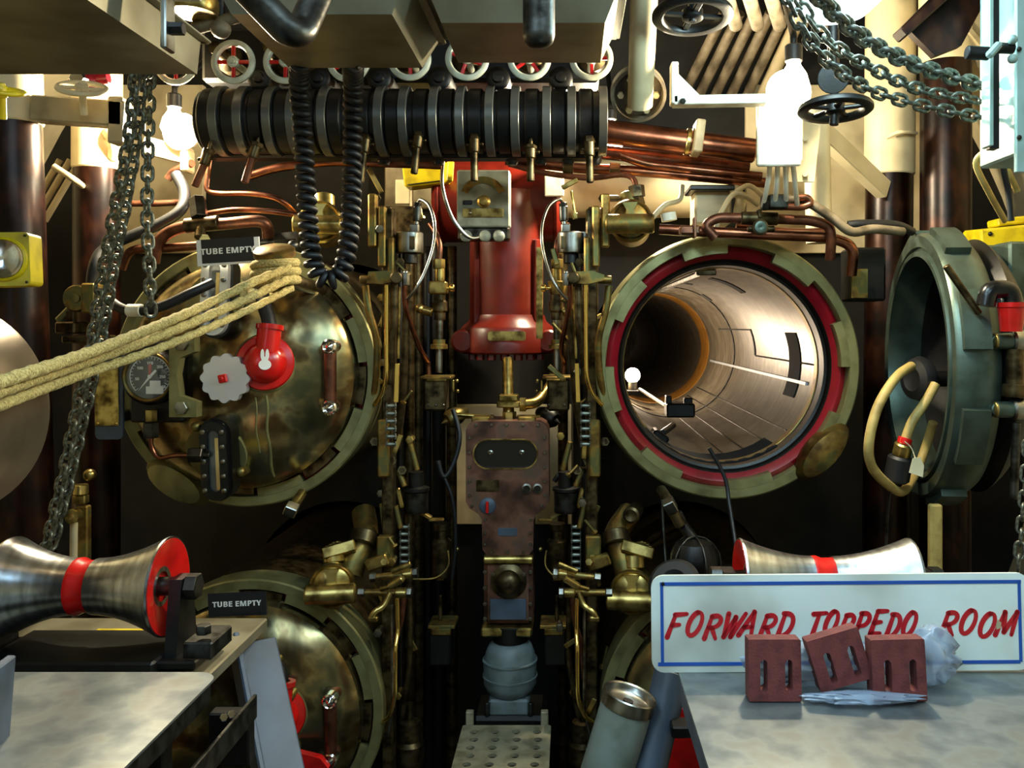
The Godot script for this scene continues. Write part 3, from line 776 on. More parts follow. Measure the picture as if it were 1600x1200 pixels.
# ---------------------------------------------------------------- the centre line between the tubes
func vlathe(prof: Array, at: Vector3, seg := 28, flat := false) -> Msh:     # profile turned round an upright axis
	return N().lathe(prof, T(at, Basis(Vector3.RIGHT, -PI / 2)), seg, flat)
func xlathe(prof: Array, at: Vector3, seg := 28) -> Msh:
	return N().lathe(prof, T(at, Basis(Vector3.UP, PI / 2)), seg)
func centre():
	# red hydraulic unit
	var d = 2.78
	var s = d / F
	var b = D(793, 552, d)
	var o = thing("hydraulic_cylinder", "red painted hydraulic cylinder with a cross drum and bolted flange above the copper case", "hydraulic cylinder", b)
	var dc = D(683, 314, d + 0.05)
	var L = 197 * s
	part("cross_drum", xlathe([Vector2(0, 0), Vector2(0.12, 0), Vector2(0.137, 0.012), Vector2(0.137, 0.02), Vector2(0.132, 0.022), Vector2(0.132, L - 0.022), Vector2(0.137, L - 0.02), Vector2(0.137, L - 0.012), Vector2(0.12, L), Vector2(0, L)], dc, 48), M.tank_red, o)
	var h = 195 * s
	part("barrel", vlathe([Vector2(0, 0.0), Vector2(0.112, 0.0), Vector2(0.112, h), Vector2(0, h)], b + Vector3(0, 0.11, 0), 44), M.tank_red, o)
	for q in [-1, 1]:
		part("rib", N().box(T(b + Vector3(0.095 * q, 0.22, 0.07), eul(0, 50 * q, 0)), Vector3(0.03, 0.26, 0.02), 0.003), M.tank_red, o)
		part("lug", N().cyl(b + Vector3(0.13 * q, 0.04, 0.0), b + Vector3(0.13 * q, 0.04, 0.1), 0.035, 20, 0.006), M.tank_red, o)
	part("flange", vlathe([Vector2(0, 0), Vector2(0.142, 0), Vector2(0.147, 0.005), Vector2(0.147, 0.075), Vector2(0.14, 0.085), Vector2(0.122, 0.1), Vector2(0.115, 0.12), Vector2(0, 0.12)], b, 44), M.tank_red, o)
	for k in 7:
		var a = deg_to_rad(-150 + k * 20.0)
		var p = b + Vector3(0.118 * cos(a), 0, -0.118 * sin(a))
		part("flange_bolt", N().hexa(p + Vector3(0, -0.018, 0), p + Vector3(0, 0.002, 0), 0.014), M.tank_red, o)
	var np = D(792, 525, d - 0.153)
	part("nameplate", N().prism(rrect(0.112, 0.028, 0.008), 0, 0.004, T(np)).box(T(np + Vector3(0, 0.004, 0.0045)), Vector3(0.085, 0.002, 0.001), 0).box(T(np + Vector3(0, -0.003, 0.0045)), Vector3(0.09, 0.002, 0.001), 0), M.brass, o)
	solo("brass_strip", N().box(T(D(843, 458, 2.62)), Vector3(0.02, 0.27, 0.008), 0.001), M.brass, "upright flat brass strip in front of the red cylinder's right side", "strip")
	var jb = thing("junction_box", "small white junction box on the right end of the red cross drum", "box", D(866, 305, 2.66))
	part("body", N().box(T(D(866, 280, 2.69)), Vector3(0.055, 0.1, 0.05), 0.006), M.white_paint, jb)
	part("lid", N().box(T(D(866, 280, 2.66)), Vector3(0.058, 0.104, 0.01), 0.004), M.white_paint, jb)
	# indicator panel
	var p = D(755, 310, 2.56)
	var q = thing("indicator_panel", "grey indicator panel with brass arc scale in front of the red drum", "panel", p + Vector3(0, -0.1, 0))
	part("box", N().box(T(p + Vector3(0, 0, -0.03)), Vector3(0.153, 0.165, 0.06), 0.004), M.grey_paint, q)
	part("lower_box", N().box(T(p + Vector3(0, -0.1, -0.035)), Vector3(0.15, 0.04, 0.05), 0.006), M.steel_dark, q)
	part("arc_scale", N().sector(0.048, 0.068, 0, 0.004, deg_to_rad(22), deg_to_rad(158), T(p + Vector3(0, -0.005, 0)), 24), M.bronze, q)
	part("knob", N().lathe([Vector2(0, 0), Vector2(0.019, 0), Vector2(0.019, 0.004), Vector2(0.013, 0.008), Vector2(0.011, 0.022), Vector2(0, 0.024)], T(p + Vector3(0.002, -0.01, 0)), 24), M.brass, q)
	part("counter_window", N().box(T(p + Vector3(-0.045, -0.012, 0.001)), Vector3(0.026, 0.013, 0.004), 0.001), M.black_gloss, q)
	var br = part("brass_plate", N().box(T(p + Vector3(0.0, -0.042, 0.001)), Vector3(0.118, 0.026, 0.003), 0.0005), M.brass, q)
	part("rivet", N().ball(p + Vector3(-0.037, -0.042, 0.003), 0.006, 10), M.steel, br)
	for x in [-0.05, 0.005, 0.045]:
		part("push_button", N().lathe([Vector2(0, -0.01), Vector2(0.017, -0.01), Vector2(0.017, 0.006), Vector2(0.012, 0.012), Vector2(0, 0.014)], T(p + Vector3(x, -0.108, -0.005)), 18), M.grey_paint, q)
	solo("control_cable", N().tube(spl(px([[693, 245, 2.5], [691, 290, 2.5], [704, 335, 2.5], [722, 362, 2.51], [736, 372, 2.52], [748, 371, 2.53]]), 6), 0.0055, 10), M.steel, "thin grey cable curving down to the indicator panel's lower left corner", "cable")
	# rod and couplings down to the gear case
	var g = thing("drive_rod", "brass drive rod with square couplings rising from the copper gear case", "rod", D(795, 655, 2.55))
	part("rod", N().cyl(D(795, 655, 2.55), D(793, 560, 2.62), 0.016, 18), M.brass, g)
	part("coupling", N().box(T(D(795, 621, 2.55)), Vector3(0.055, 0.018, 0.05), 0.003).box(T(D(795, 631, 2.55)), Vector3(0.066, 0.018, 0.055), 0.003).hexa(D(796, 658, 2.55), D(796, 643, 2.55), 0.02), M.brass, g)
	solo("oil_pipe", N().tube(bend(px([[818, 632, 2.55], [838, 630, 2.56], [862, 600, 2.62], [866, 585, 2.62]]), 0.03), 0.0155, 14).hexa(D(812, 632, 2.55), D(822, 632, 2.55), 0.022), M.brass, "fat brass elbow pipe running right from the rod coupling", "pipe")
	for x in [[725, 772, "left"], [808, 845, "right"]]:
		solo("tie_bar", N().box(T(D((x[0] + x[1]) / 2.0, 651, 2.58)), Vector3((x[1] - x[0]) * 2.58 / F, 0.01, 0.02), 0.001), M.brass, "flat brass tie bar on top of the copper gear case, %s of the rod" % x[2], "bar")
	# copper gear case
	d = 2.47
	s = d / F
	var c = D(793, 868, d)
	var poly = []
	for k in [[728, 672], [732, 663], [742, 658], [844, 658], [853, 663], [857, 672], [858, 783], [852, 794], [838, 804], [834, 812], [833, 858], [825, 868], [762, 868], [754, 858], [753, 812], [748, 803], [734, 794], [728, 783]]:
		poly.append(Vector2(k[0] - 793, 868 - k[1]) * s)
	var win = []
	for w in rrect(98 * s, 44 * s, 21.9 * s, 8): win.append(w + Vector2(-3, 159) * s)
	var cs = thing("gear_case", "copper coloured bolted gear case with an oval black window on the centre line", "gear case", c)
	part("body", N().prism(poly, -0.14, -0.012, T(c)), M.copper_case, cs)
	part("cover", N().prism(poly, -0.012, 0.004, T(c), [win]), M.copper_case, cs)
	var wp = part("window", N().prism(win, -0.02, -0.008, T(c)), M.black_gloss, cs)
	for x in [-27, 22]:
		part("window_screw", N().lathe([Vector2(0, 0), Vector2(0.008, 0), Vector2(0.008, 0.004), Vector2(0.004, 0.006), Vector2(0, 0.003)], T(c + Vector3(x * s, 160 * s, -0.008)), 14), M.steel, wp)
	part("window_rim", N().prism(rrect(102 * s, 48 * s, 23.9 * s, 8).map(func(w): return w + Vector2(-3, 159) * s), 0.002, 0.007, T(c), [win]), M.brass, cs)
	for k in [[744, 664], [768, 664], [792, 664], [817, 664], [841, 664], [851, 684], [851, 707], [851, 730], [851, 752], [851, 774], [846, 790], [829, 812], [829, 832], [829, 850], [818, 862], [793, 862], [768, 862], [758, 850], [758, 832], [758, 812], [738, 790], [734, 774], [734, 752], [734, 730], [734, 707], [734, 684]]:
		var bp = D(k[0], k[1], d - 0.004)
		part("cover_bolt", N().hexa(bp, bp + Vector3(0, 0, 0.006), 0.0048), M.steel, cs)
	for x in [752, 824]: part("mount_pad", N().box(T(D(x, 654, d + 0.05)), Vector3(0.05, 0.016, 0.06), 0.003), M.brass, cs)
	part("olive_plate", N().box(T(D(762, 759, d - 0.005)), Vector3(36 * s, 18 * s, 0.003), 0.0005), M.bronze_dark, cs)
	part("blue_plate", N().box(T(D(793, 831, d - 0.005)), Vector3(30 * s, 12 * s, 0.003), 0.0005), M.blue_grey, cs)
	var dl = D(762, 790, d - 0.004)
	var di = part("selector_dial", N().lathe([Vector2(0, 0), Vector2(0.023, 0), Vector2(0.023, 0.004), Vector2(0.019, 0.008), Vector2(0, 0.009)], T(dl), 24), M.blue_grey, cs)
	part("pointer", N().box(T(dl + Vector3(0, -0.002, 0.014)), Vector3(0.008, 0.032, 0.012), 0.002), M.red, di)
	for x in [823, 840]:
		var sp = D(x, 763, d - 0.004)
		part("sight_port", N().lathe([Vector2(0, 0), Vector2(0.014, 0), Vector2(0.014, 0.007), Vector2(0.0095, 0.008), Vector2(0.009, 0.002)], T(sp), 20), M.steel, cs)
		part("port_glass", N().cyl(sp, sp + Vector3(0, 0, 0.003), 0.0092, 16, 0.0005), M.black_gloss, cs)
	# lower gear housing
	var lc = D(794, 980, d)
	var lo = thing("gear_housing", "lower bronze gear housing with a ball cap under the copper gear case", "gear housing", lc)
	part("body", N().box(T(lc + Vector3(0, 54 * s, -0.07)), Vector3(77 * s, 100 * s, 0.14), 0.012), M.copper_case, lo)
	part("brass_band", N().cyl(D(756, 874, d), D(833, 874, d), 0.014, 16, 0.003), M.brass, lo)
	part("ball_cap", N().lathe([Vector2(0, -0.02), Vector2(0.05, -0.02), Vector2(0.05, 0.004), Vector2(0.04, 0.008), Vector2(0.034, 0.012), Vector2(0.034, 0.028), Vector2(0.028, 0.04), Vector2(0.016, 0.047), Vector2(0.01, 0.048), Vector2(0.01, 0.056), Vector2(0, 0.058)], T(D(795, 908, d)), 28), M.bronze_dark, lo)
	part("blue_plate", N().box(T(D(794, 952, d - 0.004)), Vector3(56 * s, 32 * s, 0.006), 0.001), M.blue_grey, lo)
	part("bottom_lip", N().box(T(D(794, 975, d + 0.06)), Vector3(80 * s, 14 * s, 0.15), 0.005), M.brass, lo)
	for k in [[758, 893], [829, 893], [758, 918], [829, 918], [758, 943], [829, 943], [758, 966], [829, 966], [771, 897], [819, 897]]:
		part("housing_bolt", N().hexa(D(k[0], k[1], d), D(k[0], k[1], d) + Vector3(0, 0, 0.008), 0.006), M.steel, lo)
	# electric motor
	var mb = D(797, 1106, 2.5)
	s = 2.5 / F
	var mo = thing("electric_motor", "dark grey electric motor standing upright below the gear housing", "motor", mb)
	part("motor_body", vlathe([Vector2(0, 24 * s), Vector2(30 * s, 24 * s), Vector2(36 * s, 30 * s), Vector2(41 * s, 40 * s), Vector2(41.5 * s, 70 * s), Vector2(38 * s, 88 * s), Vector2(33 * s, 100 * s), Vector2(24 * s, 107 * s), Vector2(0, 108 * s)], mb, 36), M.motor_grey, mo)
	for y in [52, 76]: part("cooling_ring", vlathe([Vector2(40 * s, y * s - 0.004), Vector2(43 * s, y * s - 0.002), Vector2(43 * s, y * s + 0.002), Vector2(40 * s, y * s + 0.004)], mb, 36), M.motor_grey, mo)
	part("motor_base", N().box(T(mb + Vector3(0, 12 * s, 0)), Vector3(62 * s, 25 * s, 60 * s), 0.006), M.motor_grey, mo)
	part("shaft_cover", N().cyl(mb + Vector3(0, 106 * s, 0), mb + Vector3(0, 132 * s, 0), 0.05, 20), M.black, mo)
	part("pedestal", N().box(T(Vector3(mb.x, mb.y / 2, mb.z - 0.02)), Vector3(0.2, mb.y, 0.16), 0.01), M.black, mo)
	for x in [-33, 33]: part("hold_down_bolt", N().hexa(mb + Vector3(x * s, 0.0, 0.05), mb + Vector3(x * s, 20 * s, 0.05), 0.008), M.steel_dark, mo)
	# perforated tread plate
	var y0 = EYE - 623.0 / F * 2.36
	var holes = []
	for r in 7:
		for k in 4: holes.append(circ(0.0115, 10, Vector2(-0.083 + k * 0.055 + (0.004 if r % 2 else 0.0), 0.19 - r * 0.043)))
	var tp = thing("tread_plate", "perforated grey tread plate on the centre line before the motor", "tread plate", Vector3(D(792, 0, 2.36).x, 0, -2.13))
	part("plate", N().prism(rrect(0.235, 0.46, 0.006, 2), -0.008, 0, T(Vector3(D(792, 0, 2.36).x, y0, -2.13), Basis(Vector3.RIGHT, -PI / 2)), holes), M.plate, tp)
	for x in [-0.1, 0.1]:
		part("post", N().box(T(Vector3(D(792, 0, 2.36).x + x, y0 / 2 + 0.008, -2.372)), Vector3(0.02, y0 + 0.05, 0.02), 0.002), M.plate, tp)
		part("leg", N().box(T(Vector3(D(792, 0, 2.36).x + x, y0 / 2 - 0.005, -1.93)), Vector3(0.02, y0 - 0.01, 0.02), 0.002), M.black, tp)

# ---------------------------------------------------------------- blow-and-vent manifold across the top
func handwheel(at: Vector3, r: float, label: String, rim: Material, spokes: Material, turn: Basis, called := "handwheel", cat := "handwheel", group := "", stem := 0.09, n := 4, flat := true) -> Node3D:
	var o = thing(called, label, cat, at, group)
	var X = T(at, turn)
	var w = r * 0.28
	if flat: part("rim", N().lathe([Vector2(r - w, -0.005), Vector2(r - 0.003, -0.006), Vector2(r, -0.002), Vector2(r, 0.004), Vector2(r - 0.004, 0.0075), Vector2(r - w + 0.003, 0.0075), Vector2(r - w, 0.004), Vector2(r - w, -0.005)], X, 44), rim, o)
	else:
		var c = []
		for i in 41: c.append(X * Vector3((r - w * 0.4) * cos(TAU * i / 40), (r - w * 0.4) * sin(TAU * i / 40), 0))
		c.pop_back()
		part("rim", N().tube(c, w * 0.4, 10, true), rim, o)
	for k in n:
		var a = TAU * k / n + PI / 2
		part("spoke", N().box(X * T(Vector3(cos(a), sin(a), 0) * r * 0.5, Basis(Vector3(0, 0, 1), a)), Vector3(r * 0.6, r * 0.17, 0.007), 0.002), spokes, o)
	part("hub", N().lathe([Vector2(0, -stem), Vector2(0.008, -stem), Vector2(0.008, -0.012), Vector2(r * 0.26, -0.01), Vector2(r * 0.26, 0.007), Vector2(r * 0.2, 0.01), Vector2(0.007, 0.01), Vector2(0.006, 0.014), Vector2(0, 0.014)], X, 20), rim, o)
	return o
func manifold():
	var d = 2.2
	var s = d / F
	var at = D(632, 250, d)
	var o = thing("valve_manifold", "long black valve manifold with steel bands under the row of handwheels", "manifold", at, "")
	var x0 = D(318, 190, d)
	var x1 = D(948, 190, d)
	part("barrel", N().cyl(x0, x1, 46 * s, 32, 0.004), M.black, o)
	for x in [336, 372, 412, 452, 492, 532, 575, 620, 662, 702, 745, 790, 832, 873, 915]:
		part("flange", N().cyl(D(x - 11, 190, d), D(x + 11, 190, d), 50 * s, 32, 0.004), M.black, o)
	for x in [351, 388, 432, 468, 515, 600, 637, 683, 723, 768, 807, 855, 893, 941]:
		part("steel_band", N().cyl(D(x - 6.5, 190, d), D(x + 6.5, 190, d), 54 * s, 32, 0.001), M.band_steel, o)
	part("chest", N().box(T(D(632, 96, d + 0.12)), Vector3(640 * s, 88 * s, 0.12), 0.01), M.black, o)
	part("foot_rail", N().box(T(D(632, 240, d + 0.05)), Vector3(620 * s, 20 * s, 0.06), 0.006), M.black, o)
	for x in [405, 497, 592, 686, 778, 876]:
		part("valve_boss", N().lathe([Vector2(0, -0.1), Vector2(0.03, -0.1), Vector2(0.03, 0.0), Vector2(0.022, 0.006), Vector2(0.015, 0.006), Vector2(0.012, 0.015), Vector2(0, 0.016)], T(D(x, 122, d - 0.0)), 16), M.black, o)
	for x in [365, 446, 545, 640, 730, 827, 924]:
		part("valve_bonnet", N().lathe([Vector2(0, 0), Vector2(0.036, 0), Vector2(0.036, 0.04), Vector2(0.025, 0.05), Vector2(0.016, 0.06), Vector2(0.016, 0.12), Vector2(0, 0.12)], T(D(x, 97, d + 0.06)), 20), M.bronze_dark, o)
	var k = 0
	for x in [600, 640, 685, 800, 845, 888, 930]:
		part("drain_valve", vlathe([Vector2(0, 0), Vector2(0.012, 0), Vector2(0.016, 0.01), Vector2(0.016, 0.03), Vector2(0.024, 0.034), Vector2(0.024, 0.07), Vector2(0, 0.07)], D(x, 258, d + 0.06), 14), M.black, o)
		k += 1
	var spots = [[365, 97], [446, 97], [545, 95], [640, 92], [730, 92], [827, 92], [924, 92]]
	var names = ["leftmost white-rimmed handwheel with red spokes in full view beside the left tray", "second white-rimmed handwheel from the left, half behind the middle tray's corner", "third white-rimmed handwheel, crossed by the coiled black cable", "fourth white-rimmed handwheel, under the middle tray's right corner", "fifth handwheel from the left, behind the right tray's left corner", "sixth handwheel from the left, behind the right tray's middle", "rightmost white-rimmed handwheel, at the right tray's right corner"]
	var first: Node3D
	for i in 7:
		var p = D(spots[i][0], spots[i][1], 2.08)
		if i == 0: first = handwheel(p, 0.0515, names[0], M.wheel_rim, M.red, Basis(), "manifold_handwheel", "handwheel", "handwheels along the manifold")
		else: dup(first, "manifold_handwheel", p, names[i], eul(0, 0, [0, 0, 30, 3, -20, 35, 2][i]))
	dup(first, "manifold_handwheel", D(275, 100, 2.15), "pale handwheel just showing under the left tray above the left bulb")
	# handles hanging below
	var hn = ["copper ended handle hanging furthest left, beside the left bulb", "tilted bronze handle hanging under the leftmost bands", "bronze handle hanging just right of the coiled black cable", "bronze handle hanging before the yellow box", "bronze handle hanging before the grey indicator panel", "dark rod handle hanging before the red drum's right end", "dark rod handle hanging furthest right under the manifold"]
	k = 0
	for q in [[335, 205, 322, 250, 304, 292], [412, 195, 397, 238, 382, 286], [576, 180, 570, 228, 563, 286], [660, 180, 652, 222, 647, 272], [742, 180, 741, 228, 741, 284], [830, 205, 829, 240, 829, 284], [919, 175, 921, 235, 922, 286]]:
		var a = D(q[0], q[1], d - 0.05)
		var b = D(q[2], q[3], d - 0.06)
		var c = D(q[4], q[5], d - 0.06)
		var h = thing("hanging_handle", hn[k], "handle", c, "handles hanging under the manifold")
		part("stem", N().cyl(a, b, 0.005, 10), M.bronze_dark, h)
		part("socket", N().cyl(b.lerp(a, 0.25), b.lerp(c, 0.2), 0.0125, 14, 0.003).hexa(b.lerp(a, 0.35), b.lerp(a, 0.2), 0.015), M.bronze_dark, h)
		part("grip", N().cyl(b, c, 0.009, 14, 0.003), M.copper_dull if k < 2 else M.bronze_dark, h)
		part("side_pin", N().cyl(b + Vector3(-0.02, 0.002, 0), b + Vector3(0.022, 0.004, 0), 0.0045, 8), M.bronze_dark, h)
		k += 1

# ---------------------------------------------------------------- steel drip trays and ducts overhead
func tray_mesh(b0: Vector2, b1: Vector2, yb: float, h: float, fl: float) -> Msh:      # bottom rectangle in x and z, walls leaning out by fl
	var m = N()
	var t = 0.004
	for k in [[0.0, 1.0], [t, -1.0]]:
		var e: float = k[0]
		var lo = [Vector3(b0.x + e, yb + e, b0.y - e), Vector3(b1.x - e, yb + e, b0.y - e), Vector3(b1.x - e, yb + e, b1.y + e), Vector3(b0.x + e, yb + e, b1.y + e)]
		var hi = [Vector3(b0.x - fl + e, yb + h, b0.y + fl - e), Vector3(b1.x + fl - e, yb + h, b0.y + fl - e), Vector3(b1.x + fl - e, yb + h, b1.y - fl + e), Vector3(b0.x - fl + e, yb + h, b1.y - fl + e)]
		m.face(lo, Vector3.DOWN * k[1])
		for i in 4:
			var j = (i + 1) % 4
			var q = [Vector3(0, -fl, h), Vector3(h, -fl, 0), Vector3(0, -fl, -h), Vector3(-h, -fl, 0)][i] as Vector3
			m.face([lo[i], lo[j], hi[j], hi[i]], q.normalized() * k[1])
			if k[0] == 0.0:
				m.face([hi[i], hi[j], hi[j] + Vector3(0, 0.003, 0), hi[i] + Vector3(0, 0.003, 0)], Vector3(q.x, 0, q.z).normalized())
				var out = Vector3(q.x, 0, q.z).normalized() * 0.012
				m.box(T((hi[i] + hi[j]) / 2 + out * 0.5), Vector3(absf(hi[i].x - hi[j].x) + 0.016, 0.004, 0.016) if i % 2 == 0 else Vector3(0.016, 0.004, absf(hi[i].z - hi[j].z) + 0.016), 0.001)
	return m
func tray(called: String, label: String, xl: float, xr: float, py: float, df: float, dn: float, h: float, fl: float):
	var y = EYE - (py - CY) / F * df
	var a = Vector2(D(xl, 0, df).x, -dn)
	var b = Vector2(D(xr, 0, df).x, -df)
	var o = thing(called, label, "tray", Vector3((a.x + b.x) / 2, y, (a.y + b.y) / 2), "")
	part("pan", tray_mesh(a, b, y, h, fl), M.tray_steel, o)
	for x in [a.x + 0.03, b.x - 0.03]:
		part("hanger_rod", N().cyl(Vector3(x, y + h, (a.y + b.y) / 2), Vector3(x, 3.0, (a.y + b.y) / 2), 0.006, 10), M.black, o)
func trays():
	tray("drip_tray", "large plain steel tray overhead at the top left corner", -330, 308, 116, 1.42, 0.5, 0.055, 0.004)
	tray("drip_tray", "flared steel tray overhead in the middle behind the grey bent pipe", 452, 660, 106, 1.75, 1.45, 0.06, 0.028)
	tray("drip_tray", "flared steel tray overhead right of the middle behind the round-ended black pipe", 716, 938, 98, 1.75, 1.52, 0.06, 0.026)
	solo("bent_pipe", N().tube(bend(px([[335, -70, 1.15], [450, 50, 1.2], [470, 50, 1.22], [520, -60, 1.3]]), 0.04, 8), 0.021, 18), M.steel_dark, "grey and black bent pipe hanging in a V before the middle tray", "pipe")
	solo("round_ended_pipe", N().lathe([Vector2(0, 0), Vector2(0.014, 0.002), Vector2(0.022, 0.009), Vector2(0.0245, 0.02), Vector2(0.0245, 0.3), Vector2(0, 0.3)], T(D(842, 75, 1.35), Basis(Vector3.RIGHT, -PI / 2)), 24), M.steel_dark, "round-ended black pipe hanging straight down before the right tray", "pipe")
	var bk = D(262, 45, 1.2)
	var o = thing("tray_bracket", "steel angle bracket bolted to the left tray's right side", "bracket", bk)
	part("strap", N().box(T(bk + Vector3(0.0, 0.03, 0)), Vector3(0.008, 0.12, 0.03), 0.002), M.steel, o)
	part("bolt", N().hexa(bk + Vector3(0.0, 0, 0), bk + Vector3(0.022, 0, 0), 0.009), M.black, o)
	part("foot", N().box(T(bk + Vector3(0.02, 0.045, 0)), Vector3(0.04, 0.006, 0.03), 0.001), M.white_paint, o)
	var f = D(300, 0, 1.9)
	solo("pipe_flange", vlathe([Vector2(0, 0), Vector2(0.05, 0), Vector2(0.055, 0.01), Vector2(0.055, 0.03), Vector2(0.045, 0.036), Vector2(0.04, 0.4), Vector2(0, 0.4)], f + Vector3(0, -0.03, 0), 24), M.brass, "orange bronze flanged pipe end overhead between the left and middle trays", "flange")
	var pb = D(345, 45, 1.95)
	o = thing("overhead_valve", "white and dark overhead valve body above the leftmost handwheel", "valve", pb)
	part("body", N().ball(pb, 0.022).cyl(pb + Vector3(-0.06, 0, 0), pb + Vector3(0.05, 0.03, 0), 0.014), M.pipe_grey, o)
	part("stem", N().cyl(pb, pb + Vector3(0, 0.25, 0.02), 0.01), M.black, o)

# ---------------------------------------------------------------- lamps
func bulkhead_lamp(at: Vector3, label: String, energy: float, r: float, arm: Vector3) -> Node3D:
	var o = thing("bulkhead_lamp", label, "lamp", at + Vector3(0, -r, 0))
	part("bulb", vlathe([Vector2(0, -r), Vector2(r * 0.6, -r * 0.8), Vector2(r, 0), Vector2(r * 0.8, r * 0.75), Vector2(r * 0.45, r * 1.3), Vector2(r * 0.4, r * 1.6), Vector2(0, r * 1.6)], at, 24), M.glow_warm, o)
	part("socket", N().cyl(at + Vector3(0, r * 1.5, 0), at + Vector3(0, r * 2.6, 0), r * 0.55, 18, 0.003), M.black, o)
	var back = Msh.fr(at + Vector3(0, 0.0, -r * 1.7), at)
	part("reflector", N().lathe([Vector2(0, -0.012), Vector2(r * 1.2, -0.012), Vector2(r * 1.45, 0.012), Vector2(r * 1.45, 0.016), Vector2(r * 1.2, -0.007), Vector2(0, -0.007)], back, 32), M.white_paint, o)  # white dish added to burn out white, standing in for the bulb's bloom
	part("lamp_arm", N().tube(bend([at + Vector3(0, r * 2.4, 0), at + Vector3(0, r * 3.2, 0), at + arm], 0.03), 0.008, 10), M.black, o)
	omni(o, at, c3(1.0, 0.94, 0.8), energy, r)
	return o
func lamps():
	bulkhead_lamp(D(272, 200, 2.3), "bare glaring bulb on the left beside the hoisting chains", 1.6, 0.034, Vector3(0.0, 0.3, -0.3))
	bulkhead_lamp(D(1240, 135, 2.0), "bare glaring bulb on the right above the white junction box", 1.7, 0.036, Vector3(0.02, 0.3, -0.2))
	bulkhead_lamp(D(955, 212, 2.64), "hidden bulb behind the manifold lighting the red drum from the right", 1.5, 0.03, Vector3(0.0, 0.3, -0.3))
	var g = D(1306, -34, 1.5)
	var o = thing("globe_lamp", "big white globe lamp at the top right behind the chains", "lamp", g)
	part("globe", N().lathe([Vector2(0, -0.07), Vector2(0.05, -0.062), Vector2(0.085, -0.03), Vector2(0.098, 0.01), Vector2(0.09, 0.05), Vector2(0, 0.05)], T(g, Basis(Vector3.RIGHT, -PI / 2)), 32), M.glow_cool, o)
	part("collar", N().cyl(g + Vector3(0, 0.045, 0), g + Vector3(0, 0.09, 0), 0.1, 32, 0.004), M.pale_teal, o)
	part("hanger_rod", N().cyl(g + Vector3(0, 0.08, 0), g + Vector3(0, 0.9, 0), 0.012, 12), M.black, o)
	omni(o, g, c3(0.8, 0.96, 1.0), 0.5, 0.09)

# ---------------------------------------------------------------- pipework and brackets at both sides
func pipe(called: String, pts: Array, r_px: float, mat: Material, label: String, cat := "pipe", rad := 0.05, smooth := false, group := "") -> MeshInstance3D:
	var w = px(pts)
	var r: float = r_px / F * pts[pts.size() / 2][2]
	return solo(called, N().tube(spl(w, 6) if smooth else bend(w, rad), r, 14), mat, label, cat, group)
func two_tone(called: String, a: Array, b: Array, split: float, r_px: float, top: Material, low: Material, label: String):
	var p = D(a[0], a[1], a[2])
	var q = D(b[0], b[1], b[2])
	var m = p.lerp(q, split)
	var r = r_px / F * (a[2] + b[2]) * 0.5
	var o = thing(called, label, "pipe", q)
	part("painted_end", N().cyl(p, m, r * 1.06, 28, 0.004), top, o)
	part("bare_pipe", N().cyl(m.lerp(p, 0.01), q, r, 28), low, o)
	return o
func hexfit(p: Vector3, dir: Vector3, r: float, l: float) -> Msh:
	return N().hexa(p, p + dir.normalized() * l, r)
